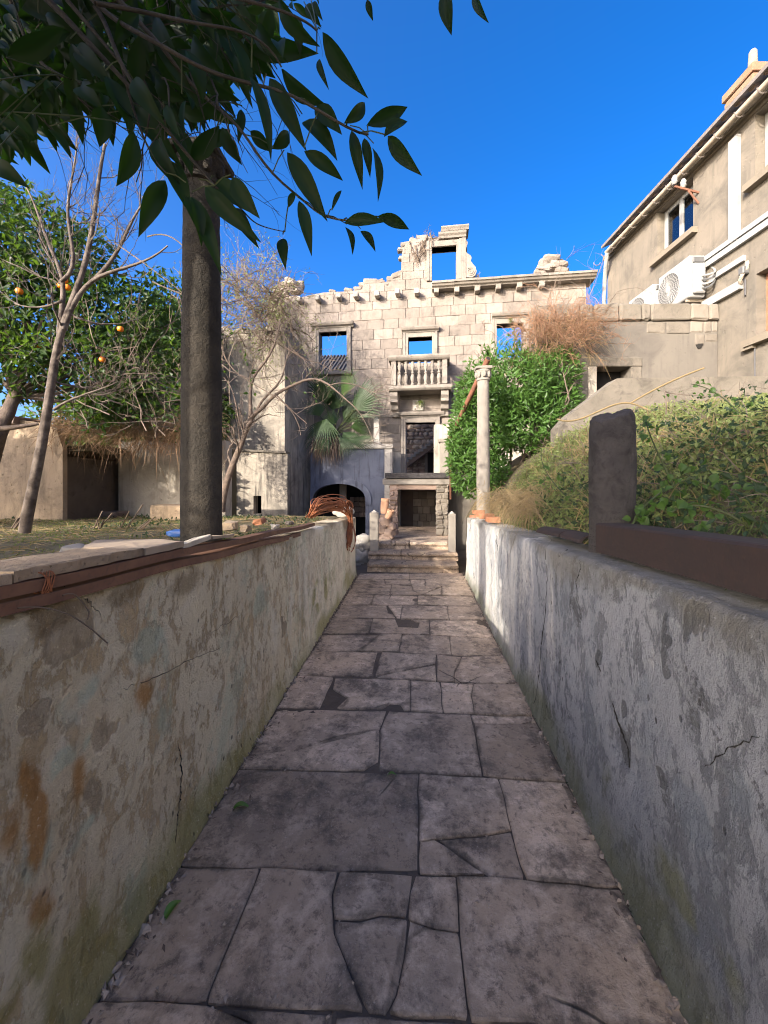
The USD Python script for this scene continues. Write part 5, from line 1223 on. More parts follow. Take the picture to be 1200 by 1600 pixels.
# leaning rusty pipe
P0 = at_d(763, 560, 6.45); P1 = at_d(699, 694, 8.4)
PT = thing('rusty_pipe', 'rust-red steel pipe leaning from the slender column capital', 'pipe', P1)
part('tube', tube([P1, P0], .045, 12), 'rust_pipe', PT, smooth=50)
part('dark_bore', tube([P0+(P0-P1)*.0005, P0+(P0-P1)*.0012], .036, 12), 'dark_void', PT)
P2_ = at_d(704, 684, 8.6); PV = thing('thin_pipe', 'thin upright brown pipe standing at the right edge of the portico', 'pipe', P2_)
part('tube', tube([P2_, at_d(704, 780, 8.6)], .024, 8), 'rust_pipe', PV, smooth=50)
part('bracket', tube([P2_+np.array([-.12, 0, .1]), P2_, P2_+np.array([.1, 0, -.06])], .03, 6), 'grey_stone', PV)

# ================================================================== LEFT GARDEN: OLD SHED WALLS
rg_ = np.random.default_rng(66)
SH = thing('old_shed', 'low plastered ruin of a shed with a dark gap behind the bare tree', 'ruin', (-5.5, 6, 1.2))
a0, a1 = at_y(-260, 800, 5.6), at_y(98, 800, 5.6)
tp = [(a0[0], at_y(0, 640, 5.6)[2]+.1), (at_y(0, 0, 5.6)[0], at_y(0, 652, 5.6)[2]), (at_y(60, 0, 5.6)[0], at_y(60, 660, 5.6)[2]), (at_y(88, 0, 5.6)[0], at_y(88, 670, 5.6)[2]), (a1[0], at_y(98, 700, 5.6)[2])]
part('plaster_wall', prism_xz(Polygon([(a0[0], .9)] + tp + [(a1[0], .9)]), 5.6, 5.68), 'shed_plaster', SH)
for k in range(5):
    x = a0[0]+(a1[0]-a0[0])*(.35+.1*k); part('wall_tile', rough_box(x, x+.28, 5.5, 5.95, at_y(50, 663, 5.6)[2]+.02*(k % 2), at_y(50, 652, 5.6)[2]+.02*(k % 3), rg_, .015, .01), 'roof_tile', SH)
part('back_wall', bx(a1[0]-1, at_y(190, 0, 6.6)[0]+.2, 7.3, 7.6, .8, 2.45), 'soil', SH)  # dark soil colour paints in the shade inside the gap
part('inner_wall', bx(a1[0]-.3, a1[0]-.01, 5.69, 7.29, .8, 2.2), 'soil', SH)  # same painted-in shade as on the back wall
part('fallen_roof', rough_box(a1[0]-1.2, at_y(190, 0, 6.6)[0]+.1, 5.72, 7.6, 2.3, 2.42, rg_, .04, .02), 'garden_soil', SH)  # roof added to keep daylight out of the shed gap
part('side_closing', bx(a1[0]-1.2, a1[0]-1.0, 5.905, 7.4, .8, 2.4), 'dark_rubble', SH)
WW = thing('white_garden_wall', 'low white-washed wall crossed by diagonal shadows behind the tall column', 'wall', (-4, 6.6, 1.2))
b0, b1 = at_y(185, 800, 6.6)[0], at_y(352, 800, 6.6)[0]
ztw = at_y(250, 691, 6.6)[2]
part('front', prism_xz(Polygon([(b0, .8), (b0, ztw+.0), (b0+.5, ztw+.04), (b0+1.1, ztw-.02), (b1, ztw+.02), (b1, .8)]), 6.6, 6.85), 'white_plaster', WW)
part('return_wall', bx(b0, b0+.25, 6.852, 7.29, .8, ztw-.02), 'white_plaster', WW)
part('earth_fill', bx(b0+.26, b1-.1, 6.852, 7.25, .8, ztw-.08), 'garden_soil', WW)
for k, (x0_, x1_, y0_, y1_, lab) in enumerate(((233, 287, 789, 824, 'square beige concrete block before the low white wall'), (120, 182, 800, 822, 'dark low kerb stone in the shade of the shed gap'))):
    Y = 6.1+.2*k; p, q = at_y(x0_, y1_, Y), at_y(x1_, y0_, Y)
    solo('concrete_block', rough_box(p[0], q[0], Y, Y+.35, p[2]-.05, q[2], rg_, .01, .02), 'shed_plaster' if k == 0 else 'dark_rubble', lab, 'block')

# ================================================================== VEGETATION
rv = np.random.default_rng(77)
def sph(rng, n): v = rng.normal(size=(n, 3)); return unit(v)
def blob_leaves(rng, blobs, n, L, W, shell=.55, down=.35):
    """leaves spread through ellipsoids (centre, radii), denser towards the outside"""
    w = np.array([np.prod(b[1])**.67 for b in blobs]); idx = rng.choice(len(blobs), n, p=w/w.sum())
    C = np.array([b[0] for b in blobs])[idx]; R = np.array([b[1] for b in blobs])[idx]
    u = sph(rng, n); r = rng.uniform(shell**3, 1.06**3, n)**(1/3)
    k = meshkit.noise(u*2.3 + C*1.7); r *= .78 + .42*k
    P = C + u*R*r[:, None]
    D = unit(u*.7 + rng.normal(size=(n, 3))*.7 + np.array([0, 0, -down])); N = unit(u + rng.normal(size=(n, 3))*.6 + np.array([0, 0, .5]))
    return P, D, N, L*rng.uniform(.65, 1.25, n), W*rng.uniform(.7, 1.2, n)

# ---- evergreen bush by the ruin
def BD_(px, py, d, rx, ry): c = at_d(px, py, d); return (c, np.array([rx/FPX*d, .75*rx/FPX*d+.2, ry/FPX*d]))
blobs = [BD_(800, 605, 7.6, 62, 62), BD_(858, 590, 7.7, 44, 52), BD_(760, 660, 7.8, 52, 72), BD_(735, 725, 7.7, 34, 50), BD_(820, 660, 7.5, 62, 50), BD_(870, 640, 7.6, 34, 44), BD_(745, 620, 8.0, 34, 40), BD_(765, 745, 7.5, 30, 36), BD_(725, 690, 7.9, 24, 46)]
BU = thing('evergreen_bush', 'large bright green evergreen bush behind the slender column', 'bush', at_d(800, 780, 7.7))
stems = []
for k in range(9):
    p = at_d(790+rv.uniform(-30, 30), 785, 7.8); c = blobs[k][0]; grow(rv, p, c-p, np.linalg.norm(c-p)*1.1, .03, 0, stems, .1, .03, (5, 4), .6, .4)
part('stems', tubes(stems, 4), 'bark', BU)
P, D, N, L, W = blob_leaves(rv, blobs, 18000, .125, .042, .5, -.15)
part('foliage', leafbatch(P, D, N, L, W), 'laurel_leaf', BU)
spr = []
for (px, py) in [(740, 560), (752, 548), (762, 556), (775, 552), (735, 578), (728, 600), (800, 540), (870, 538), (892, 556), (806, 520)]:
    p = at_d(px+6, py+34, 7.7); grow(rv, p, (rv.uniform(-.2, .2), rv.uniform(-.2, .2), 1), .5, .008, 0, spr, .12, .05, (2,), .5, .5)
P, D = on_branches(rv, spr, 260); D = unit(D + rv.normal(size=D.shape)*.7)
part('sprigs', cat(tubes(spr, 3), leafbatch(P, D, rv.normal(size=D.shape), .10, .035)), 'laurel_leaf', BU, kind='stuff')

# ---- dry grass tussock hanging over the garden wall
TU = thing('dry_grass_tussock', 'rust and straw coloured dry tussock hanging over the garden wall', 'tussock', at_d(860, 520, 7.4))
n = 1000
cx_ = rv.normal(size=(n,)); cx_ = np.clip(cx_, -1.7, 1.7); base = np.array([at_d(866+36*a, 522+rv.normal()*15-abs(a)*2+7*math.sin(a*3), 7.4+rv.uniform(-.3, .25)) for a in cx_])
D = unit(np.c_[cx_*.3+rv.normal(size=n)*.7, -.45+rv.normal(size=n)*.6, .5+rv.normal(size=n)*.6])
part('blades', blades(base, D, rv.uniform(.12, .42, n)*(.35+1.3*meshkit.noise(base*3.2)), .010, .75, rv, 4), 'grass_rust', TU)
n = 200; base = np.array([at_d(rv.uniform(825, 935), rv.uniform(485, 560), 7.45+rv.uniform(-.2, .2)) for _ in range(n)])
D = unit(np.c_[rv.normal(size=n)*.6+.15, -.5+rv.normal(size=n)*.3, -.1+rv.normal(size=n)*.5])
part('hanging_straw', blades(base, D, rv.uniform(.25, .6, n), .009, .6, rv, 4), 'grass_dry', TU)
tg = []
for k in range(150):
    px = rv.normal(872, 30); grow(rv, at_d(px, 520+rv.normal()*14, 7.35+rv.uniform(-.3, .25)), np.array([(px-872)/60+rv.normal()*.4, -.5+rv.normal()*.4, .55+rv.normal()*.5]), rv.uniform(.3, .6), .0055, 0, tg, .22, -.03, (4, 4), .7, .55)
part('fine_stems', tubes(tg, 3), 'rust_twig', TU, kind='stuff')
tw = []
for (px, py, dx) in [(905, 520, .4), (925, 500, .5), (890, 500, .1), (860, 500, -.3), (935, 520, .7), (915, 480, .5), (870, 470, -.2)]:
    grow(rv, at_d(px, py, 7.6), (dx, .1, 1), .8, .008, 0, tw, .2, .02, (4, 4), .6, .6)
part('dry_twigs', tubes(tw, 3), 'twig', TU)

# ---- fan palm
PALM = thing('fan_palm', 'green fan palm with dead brown skirt growing behind the arched terrace', 'palm', at_y(522, 700, 11.5))
def frond(hub, d, spread, L, parent, mat, n=26, nrm=None, stalk=None):
    hub = np.asarray(hub); d = unit(np.asarray(d, float)); nrm = unit(np.asarray(nrm if nrm is not None else (-.3, -1, .3), float))
    S = unit(np.cross(d, nrm)); N = np.cross(S, d); ms = []
    for k in range(n):
        a = (k/(n-1)-.5)*2*spread; q = unit(d*math.cos(a)+S*math.sin(a) + N*.12*math.cos(3*a)); l = L*(1-.22*(a/spread)**2)*rv.uniform(.9, 1.06)
        w = l*spread*2/n*.9; s2 = unit(np.cross(q, N)); pts = []
        for t in (0, .35, .7, 1): pts.append(hub + q*l*t - UPV*.20*l*max(0, t-.45)**2*2.2)
        V = []
        for i, t in enumerate((.12, .46, .34, .02)): V += [pts[i]-s2*w*t*.5, pts[i]+N*w*.18*t, pts[i]+s2*w*t*.5]
        F = []
        for i in range(3):
            for j in range(2): o = i*3+j; F += [(o, o+1, o+4), (o, o+4, o+3)]
        ms.append((np.array(V), np.array(F)))
    fr = part('frond', cat(ms), mat, parent)
    if stalk is not None: part('stalk', tube(smooth_line([stalk, (np.asarray(stalk)+hub)/2+UPV*.05, hub], 8), .014, 5), 'green_stem', fr)
crown = at_y(521, 682, 11.75)
def pp(px, py, Y): return at_y(px, py, Y)
FR = [((534, 622), (553, 574), .42, 11.3, 'palm_bright'), ((552, 640), (594, 594), .95, 11.2, 'palm_leaf'), ((508, 630), (496, 574), .95, 11.5, 'palm_leaf'), ((510, 655), (492, 700), 1.1, 11.2, 'palm_leaf'), ((545, 686), (588, 692), .55, 11.15, 'palm_leaf'),
      ((514, 684), (500, 706), .8, 11.05, 'palm_leaf'), ((560, 652), (596, 644), .3, 11.2, 'palm_leaf'), ((538, 660), (560, 622), 1.0, 11.6, 'palm_leaf'), ((520, 640), (526, 590), 1.1, 11.7, 'palm_leaf'), ((500, 650), (486, 618), 1.0, 11.6, 'palm_leaf'), ((562, 634), (597, 618), .35, 11.3, 'palm_leaf'), ((530, 684), (552, 708), .7, 11.1, 'palm_leaf'), ((505, 610), (490, 580), .9, 11.6, 'palm_leaf'), ((548, 668), (578, 668), .8, 11.3, 'palm_leaf'), ((524, 662), (510, 640), 1.2, 11.4, 'palm_leaf'), ((536, 676), (560, 690), 1.0, 11.3, 'palm_leaf')]
for h_, t_, sp_, Y, mt_ in FR:
    a_, b_ = pp(*h_, Y), pp(*t_, Y-.12); frond(a_, b_-a_, sp_, np.linalg.norm(b_-a_)*1.12, PALM, mt_, n=int(9+10*sp_), stalk=crown, nrm=(-.3+rv.normal()*.5, -1, .3+rv.normal()*.5))
part('trunk', tube([at_y(521, 690, 11.8)-UPV*1.2, crown], .13, 10), 'palm_dead', PALM)
n = 420; base = np.array([at_y(rv.uniform(488, 532), rv.uniform(683, 700), 11.12+rv.uniform(-.05, .25)) for _ in range(n)])
part('dead_skirt', blades(base, unit(np.c_[rv.normal(size=n)*.4, -.6+rv.normal(size=n)*.3, -.5+rv.normal(size=n)*.5]), rv.uniform(.2, .5, n), .02, .8, rv, 3), 'palm_dead', PALM)
# no second palm is built to shade the plaster

# ---- bare trees on the left
def poly_branch(pxs, d, r0, r1, n=16, dj=0.):
    pts = [at_d(x, y, d + dj*i) for i, (x, y) in enumerate(pxs)]
    L = smooth_line(pts, n); return (L, np.linspace(r0, r1, n))
def bare_tree(name, label, branches, d, mat, nt, Lt, base, kids=(4, 4), twmat=None, seed=1, thin=.006, up=.16):
    rng = np.random.default_rng(seed)
    T = thing(name, label, 'tree', at_d(*base, d))
    main = [poly_branch(*b) for b in branches]
    for i, b in enumerate(main): part('trunk' if i == 0 else 'limb', tube(b[0], b[1], 8), mat, T, smooth=60)
    tw = []
    for i in range(nt):
        b = main[rng.integers(0, len(main))]; k = rng.integers(len(b[0])//3, len(b[0])-1)
        D = unit(b[0][k+1 if k+1 < len(b[0]) else k]-b[0][k-1]); grow(rng, b[0][k], D + rng.normal(size=3)*.8, Lt*rng.uniform(.5, 1.2), max(thin, b[1][k]*.35), 0, tw, .2, up, kids, .75, .55)
    part('twigs', tubes(tw, 4), twmat or mat, T, kind='stuff')
    return T, main, tw
bare_tree('bare_tree', 'slim leafless tree with pale bark leaning before the orange tree', [
    ([(38, 832), (52, 760), (66, 690), (80, 600), (95, 522), (124, 440), (140, 380), (152, 300), (164, 225)], 4.0, .052, .013, 24, .0),
    ([(93, 530), (98, 470), (96, 430), (80, 390), (58, 330), (40, 290)], 4.0, .028, .007),
    ([(100, 515), (118, 470), (146, 438), (190, 420), (225, 408), (262, 384)], 4.0, .028, .007),
    ([(146, 438), (170, 412), (190, 380), (215, 330), (245, 300)], 4.05, .022, .006),
    ([(96, 440), (112, 420), (112, 380), (106, 330), (112, 280), (120, 220)], 3.95, .02, .006),
    ([(84, 640), (110, 625), (145, 612), (185, 596)], 3.9, .014, .004),
    ([(97, 470), (60, 480), (22, 474)], 3.9, .014, .004)], 4.0, 'pale_bark', 70, .55, (40, 832), (4, 3), 'pale_bark', 5, .004)
T2, m2, tw2 = bare_tree('bare_tree', 'small leafless tree with dark forked branches before the side wing', [
    ([(346, 800), (350, 770), (364, 725), (380, 685), (392, 655), (412, 636)], 5.6, .055, .03, 16),
    ([(390, 660), (391, 620), (396, 590), (414, 565), (430, 535), (437, 500)], 5.6, .03, .008),
    ([(412, 636), (435, 614), (462, 600), (490, 592), (515, 602), (545, 628)], 5.6, .026, .008, 16, -.05),
    ([(515, 602), (550, 600), (585, 618), (604, 640)], 5.3, .008, .003),
    ([(545, 628), (565, 650), (578, 676), (585, 695)], 5.3, .007, .003),
    ([(400, 648), (425, 610), (440, 590), (448, 560), (462, 540)], 5.65, .02, .006),
    ([(384, 680), (372, 650), (366, 620), (350, 590)], 5.6, .016, .006),
    ([(430, 615), (455, 640), (480, 662)], 5.5, .01, .004)], 5.6, 'bark', 44, .5, (346, 800), (4, 3), 'twig', 6, .004)
# long dark whip crossing from the orange tree to the wing
WH = thing('bramble_whip', 'long thin dark bramble cane arching from the tall column towards the side wing', 'bramble', at_d(330, 480, 3.4))
part('cane', cat([tube(*poly_branch(p, 3.6, .006, .003, 24), 5) for p in ([(238, 440), (300, 465), (345, 483), (400, 515), (450, 545), (492, 575)], [(230, 370), (300, 400), (345, 438), (385, 436), (420, 470)], [(345, 520), (380, 590), (430, 620), (470, 680)], [(180, 380), (250, 430), (300, 470)])]), 'bark', WH)

# ---- dry thicket on the wing and behind the column
TH_ = thing('dry_thicket', 'grey tangle of leafless creepers covering the top of the side wing', 'thicket', at_y(390, 520, 10.2))
tk = []
for k in range(85):
    px = rv.uniform(340, 448); py = rv.uniform(455, 530); grow(rv, at_y(px, py, rv.uniform(9.6, 10.6)), rv.normal(size=3)+np.array([0, -.3, -.15]), 1.3, .016, 0, tk, .28, -.06, (5, 4), .9, .6)
for k in range(22):
    px = rv.uniform(345, 440); grow(rv, at_y(px, rv.uniform(470, 490), 10.4), (rv.uniform(-.3, .3), 0, 1), 1.2, .012, 0, tk, .12, .02, (4, 3), .5, .6)
part('creepers', tubes(tk, 3), 'dry_twig', TH_)
P, D = on_branches(rv, tk, 2600); part('dry_leaves', leafbatch(P, unit(D+rv.normal(size=D.shape)), rv.normal(size=D.shape), .06, .03), 'weed_leaf', TH_)
tk = []
for k in range(34):
    px = rv.uniform(120, 360); grow(rv, at_d(px, rv.uniform(560, 690), 5.6+rv.uniform(-.4, .6)), rv.normal(size=3)*.5+np.array([0, 0, .5]), 1.0, .010, 0, tk, .25, .05, (4, 4), .8, .6)
TK2 = thing('dry_thicket', 'reddish brown dry shrub hanging over the low white wall beside the tall column', 'thicket', at_d(280, 690, 5.8))
part('twigs', tubes(tk, 3), 'twig', TK2, kind='stuff')
n = 2600; base = np.array([at_d(rv.uniform(70, 345), rv.normal(668, 14), 6.3+rv.uniform(-.3, .3)) for _ in range(n)])
part('dry_straw', blades(base, unit(np.c_[rv.normal(size=n)*.8, -.4+rv.normal(size=n)*.5, .1+rv.normal(size=n)*.6]), rv.uniform(.15, .45, n), .012, .8, rv, 3), 'grass_rust', TK2)
P, D = on_branches(rv, tk, 900); part('leaves', leafbatch(P, unit(D+rv.normal(size=D.shape)), rv.normal(size=D.shape), .07, .04), 'orange_leaf', TK2)
# plants on the ruin's left shoulder
PL = thing('wall_plant', 'green bushy weed growing on the broken left shoulder of the ruin', 'plant', at_y(432, 480, 11.9))
P, D, N, L, W = blob_leaves(rv, [(at_y(424, 482, 11.8), np.array([.34, .2, .40])), (at_y(440, 505, 11.8), np.array([.22, .2, .5])), (at_y(432, 462, 11.8), np.array([.25, .2, .22]))], 900, .10, .045)
part('leaves', leafbatch(P, D, N, L, W), 'weed_leaf', PL)
tk = []
for k in range(9): grow(rv, at_y(rv.uniform(415, 450), 490, 11.8), (rv.uniform(-.3, .4), -.1, rv.uniform(-.6, 1)), .8, .01, 0, tk, .2, 0, (3, 3), .7, .6)
part('stems', tubes(tk, 3), 'twig', PL)
for k, (px, py, Y, s, lab) in enumerate(((657, 628, 11.75, .18, 'small green tuft growing under the balcony slab'), (746, 432, 11.95, .12, 'tiny dry tuft beside the volute on the cornice'), (700, 614, 11.7, .1, 'little green sprig at the balcony console'), (798, 500, 11.7, .1, 'small green weed by the hood of the right-hand empty window'))):
    n = 70; c = at_y(px, py, Y); T = solo('wall_tuft', blades(c + rv.normal(size=(n, 3))*.03, unit(rv.normal(size=(n, 3))+np.array([0, -.4, .6])), rv.uniform(.5, 1.3, n)*s, .014, .7, rv), 'grass_green' if k != 1 else 'grass_dry', lab, 'plant')

# ---- orange tree
def OD(px, py, d, r, ry=None): c = at_d(px, py, d); k = r/FPX*d; return (c, np.array([k, k, (ry or r)/FPX*d]))
ob_ = [OD(20, 370, 5.6, 85, 80), OD(100, 420, 5.8, 80, 75), OD(180, 500, 5.9, 62, 70), OD(60, 500, 5.6, 80, 70), OD(-40, 470, 5.4, 80, 110), OD(130, 570, 5.7, 80, 50), OD(215, 560, 6.0, 46, 60), OD(30, 575, 5.4, 60, 46), OD(190, 625, 5.9, 50, 34), OD(250, 470, 6.4, 36, 50), OD(-120, 420, 5.6, 100, 130), OD(-60, 330, 5.8, 80, 60), OD(150, 640, 5.6, 30, 26)]
OT = thing('orange_tree', 'dense green orange tree with a few oranges at the left edge of the garden', 'tree', at_d(5, 700, 5.2))
tb = []
bp0 = at_d(-10, 840, 5.2); grow_main = smooth_line([bp0, at_d(-14, 720, 5.2), at_d(10, 650, 5.2), at_d(30, 600, 5.4), at_d(40, 500, 5.6)], 14)
part('trunk', tube(grow_main, np.linspace(.11, .05, 14), 10), 'bark', OT, smooth=60)
part('limb', tube(smooth_line([at_d(-14, 720, 5.2), at_d(-24, 640, 5.2), at_d(-30, 540, 5.3)], 10), np.linspace(.07, .03, 10), 8), 'bark', OT, smooth=60)
part('limb', tube(smooth_line([at_d(-40, 672, 5.0), at_d(20, 668, 5.0), at_d(60, 662, 5.1)], 10), np.linspace(.05, .02, 10), 8), 'bark', OT, smooth=60)
for c, r in ob_:
    p = grow_main[8]; grow(rv, p, c-p, np.linalg.norm(c-p)*1.1, .03, 0, tb, .1, 0, (5, 4), .7, .4)
part('branches', tubes(tb, 4), 'bark', OT)
P, D, N, L, W = blob_leaves(rv, ob_, 15000, .12, .055, .45, .3); part('crown', leafbatch(P, D, N, L, W), 'orange_leaf', OT)
for px, py, d in [(95, 446, 5.1), (101, 438, 5.15), (105, 449, 5.1), (30, 455, 4.9), (188, 514, 5.4), (160, 562, 5.3), (62, 540, 5.3)]:
    part('orange', rock(at_d(px, py, d), (.037, .037, .036), rv, 2, .03), 'orange_fruit', OT, smooth=True)

HG = thing('hedge', 'dark leafy hedge closing the garden behind the shed and the orange tree', 'hedge', (-8, 9.2, 1.0))
hb_ = [(at_y(x_, y_, 9.6), np.array([.95, .6, .9])) for x_, y_ in ((205, 560), (250, 520), (270, 600), (225, 640), (285, 540), (180, 610), (300, 650))] + [(np.array([x, 9.4+.5*math.sin(x*2), 2.3+.5*math.sin(x*1.3)]), np.array([1.0, .7, 1.5])) for x in np.arange(-17, -5.2, 1.1)]
P, D, N, L, W = blob_leaves(rv, hb_, 30000, .20, .10, .3, .2); part('foliage', leafbatch(P, D, N, L, W), 'orange_leaf', HG)
tb = []
for c, r in hb_: grow(rv, c-UPV*1.8, UPV, 2.6, .03, 0, tb, .12, .05, (5, 3), .6, .5)
part('stems', tubes(tb, 4), 'bark', HG)
# ---- grass and weeds on the left garden, ground cover on the right bank
def lawn(n, xr_, yr_, zfn, keep=None):
    X = rv.uniform(*xr_, n); Y = rv.uniform(*yr_, n)
    if keep is not None: k = keep(X, Y); X, Y = X[k], Y[k]
    return np.c_[X, Y, zfn(X, Y)]
B = lawn(26000, (-8.5, -1.42), (1.0, 6.6), zl, lambda X, Y: (meshkit.noise(np.c_[X*1.8, Y*1.8, X*0]) + rv.uniform(-.3, .3, len(X)) > .38)); n = len(B)
solo('grass', blades(B, unit(rv.normal(size=(n, 3))*.6+np.array([0, 0, .75])), rv.uniform(.03, .11, n), .006, .6, rv), 'grass_green', 'short patchy grass and straw on the left garden', 'grass', kind='stuff')
B = lawn(5200, (-8.5, -1.42), (1.0, 6.6), zl); n = len(B)
solo('straw', blades(B+np.array([0, 0, .012]), unit(rv.normal(size=(n, 3))*np.array([1, 1, .12])+np.array([0, 0, .1])), rv.uniform(.06, .22, n), .006, .1, rv), 'grass_dry', 'cut straw lying over the left garden', 'straw', kind='stuff')
B = lawn(3800, (-8.5, -1.42), (1.0, 6.6), zl, lambda X, Y: meshkit.noise(np.c_[X*1.1+9, Y*1.1, X*0]) > .55); n = len(B)
solo('weeds', leafbatch(B+np.array([0, 0, .02]), unit(rv.normal(size=(n, 3))+np.array([0, 0, .6])), rv.normal(size=(n, 3))*.4+np.array([0, 0, 1]), rv.uniform(.03, .07, n), .028), 'ivy_leaf', 'low leafy weeds among the grass of the left garden', 'weeds', kind='stuff')
for k, (px, py, ang) in enumerate(((150, 822, 0), (190, 815, 1), (215, 820, 2), (22, 815, 3))):
    T = thing('stick_bundle', ['pale cut sticks standing in the grass before the dark shed gap', 'single pale upright stalk near the concrete block', 'thin dry stalks beside the low white wall', 'pale sticks leaning by the shed wall left of the bare trunk'][k], 'sticks', at_d(px, py+10, 4.6))
    for q in range((5, 2, 3, 4)[k]):
        p0_ = at_d(px+rv.uniform(-8, 8), py+12, 4.6); part('stick', tube([p0_, p0_+np.array([rv.uniform(-.05, .2), rv.uniform(-.1, .1), rv.uniform(.12, .3)])], .008, 5), 'dry_twig', T)
# right bank
def nb(X, Y): return meshkit.noise(np.c_[X*1.3, Y*1.3, X*0+4])
def bankpts(n, x0, x1, y0, y1, lift, keep=None):
    B = lawn(n, (x0, x1), (y0, y1), zr, keep); B[:, 2] += rv.uniform(0, 1, len(B))**1.6*lift; return B
inbank = lambda X, Y: ~((X*RT[0]+Y*RT[1] > 6.2))
B = bankpts(9500, 1.2, 4.6, .7, 4.6, .36, lambda X, Y: rv.uniform(0, 1, len(X)) < np.clip(1.5-.28*Y, .1, 1)); n = len(B)
solo('ivy', leafbatch(B, unit(rv.normal(size=(n, 3))+np.array([-.3, -.3, .1])), unit(rv.normal(size=(n, 3))*.6+np.array([-.3, -.4, .9])), rv.uniform(.025, .065, n), rv.uniform(.018, .042, n)), 'ivy_leaf', 'dark ivy and weeds covering the near right bank behind the rusty beam', 'ivy', kind='stuff')
B = bankpts(21000, 1.15, 5.6, 2.4, 6.3, .20, inbank); n = len(B)
solo('bank_weeds', leafbatch(B, unit(rv.normal(size=(n, 3))+np.array([0, -.2, .5])), unit(rv.normal(size=(n, 3))*.6+np.array([-.2, -.4, .9])), rv.uniform(.03, .07, n), rv.uniform(.012, .03, n)), 'weed_leaf', 'sunlit straggly weeds on the upper bank below the concrete parapet', 'weeds', kind='stuff')
B = bankpts(20000, 1.12, 5.4, .9, 6.3, .14, inbank); n = len(B)
solo('bank_grass', blades(B, unit(rv.normal(size=(n, 3))*.7+np.array([-.25, -.35, .6])), rv.uniform(.10, .34, n), .007, .9, rv, 4), 'bank_grass', 'long tangled grass hanging down the right bank over the wall head', 'grass', kind='stuff')
cl = []
for k in range(150):
    X, Y = rv.uniform(1.3, 4.6), rv.uniform(2.2, 6.0)
    if X*RT[0]+Y*RT[1]*0 > 4.6: continue
    c = np.array([X, Y, zr(np.array([X]), np.array([Y]))[0]]); m_ = rv.integers(18, 46)
    cl.append(blades(c+rv.normal(size=(m_, 3))*np.array([.09, .09, .01]), unit(rv.normal(size=(m_, 3))*.55+np.array([-.15, -.2, .9])), rv.uniform(.18, .62, m_)*rv.uniform(.6, 1.1), .008, rv.uniform(.4, .9), rv, 4))
solo('dry_stems', cat(cl), 'grass_dry', 'clumps of tall dry stems standing out of the weeds on the right bank', 'dry grass', kind='stuff')
# straw tuft on the wall head by the slender column
n = 1500; B = np.array([at_x(rv.uniform(748, 835), rv.normal(782, 10), XR+rv.uniform(.1, .5)) for _ in range(n)])
solo('dry_tuft', blades(B, unit(rv.normal(size=(n, 3))+np.array([-.5, -.4, .3])), rv.uniform(.12, .34, n), .007, .8, rv, 4), 'grass_dry', 'tangle of dry straw on the wall head at the foot of the slender column', 'dry grass')
# bramble canes with larger leaves, each plant a thing
BR = [([(1065, 805), (1045, 745), (1020, 690), (1008, 655)], 2.3, 'bramble cane with fresh green leaves rising right beside the broken column'), ([(1200, 775), (1150, 770), (1110, 760), (1070, 740)], 2.0, 'low bramble shoot with bluish leaves behind the rusty beam'), ([(1040, 800), (1060, 730), (1100, 690), (1160, 665), (1210, 640)], 2.9, 'long bramble cane arching up the bank towards the right edge'),
      ([(1040, 660), (1038, 610), (1040, 612), (1090, 618), (1150, 625)], 4.4, 'thin brown bramble stem with an arched top before the concrete parapet'), ([(1200, 690), (1150, 640), (1120, 615), (1080, 600)], 3.2, 'bramble with sparse leaves at the top right of the bank'), ([(980, 850), (1000, 800), (1040, 765), (1090, 745)], 2.1, 'short bramble growing at the foot of the broken column'), ([(900, 790), (870, 760), (850, 730), (846, 700)], 3.6, 'bramble shoot in the shaded grass left of the broken column'), ([(1180, 830), (1130, 800), (1090, 790), (1050, 800)], 1.75, 'bramble trailing just over the top edge of the rusty beam')]
for pts, d, lab in BR:
    T = thing('bramble', lab, 'bramble', at_d(*pts[0], d)); L = smooth_line([at_d(*p, d+.05*i) for i, p in enumerate(pts)], 18)
    part('cane', tube(L, np.linspace(.007, .003, 18), 5), 'green_stem' if d < 4 else 'twig', T)
    for k in range(20 if d < 3.5 else 12):
        t = rv.integers(3, 18); b0_ = L[t] + rv.normal(size=3)*.03; dd_ = unit(rv.normal(size=3)+np.array([0, -.3, .1])); s = rv.uniform(.035, .065)
        part('leaf', bigleaf(b0_, b0_+dd_*s, s*.75, unit(rv.normal(size=3)*.5+np.array([-.2, -.7, .7])), rv, .2, .2), 'bramble_leaf', T, smooth=True)
tk = []
for k in range(130):
    X, Y = rv.uniform(1.6, 3.6), rv.uniform(1.2, 5.5); grow(rv, (X, Y, zr(np.array([X]), np.array([Y]))[0]), rv.normal(size=3)*np.array([1, 1, .25])+np.array([0, 0, .15]), .45, .005, 0, tk, .2, 0, (3,), .7, .6)
solo('dead_twigs', tubes(tk, 4), 'twig', 'fallen grey twigs tangled through the weeds of the right bank', 'twigs', kind='stuff')
for pts, d, lab in (([(870, 655), (930, 645), (985, 630), (1010, 640), (1035, 652)], 5.2, 'bent yellow dry cane lying across the sunlit bank behind the broken column'), ([(985, 630), (1040, 600), (1100, 575)], 5.2, 'thin pale dry cane rising from the bent yellow cane')):
    solo('dry_cane', tube(smooth_line([at_d(*p, d) for p in pts], 20), .012, 5), 'grass_dry', lab, 'cane', smooth=True)
LG = [(1155, 676), (1180, 682), (1215, 690)]
solo('log', tube(smooth_line([at_d(*p, 3.0) for p in LG], 10), .035, 8), 'bark', 'dark rotten branch lying on the bank at the right edge', 'branch', smooth=True)
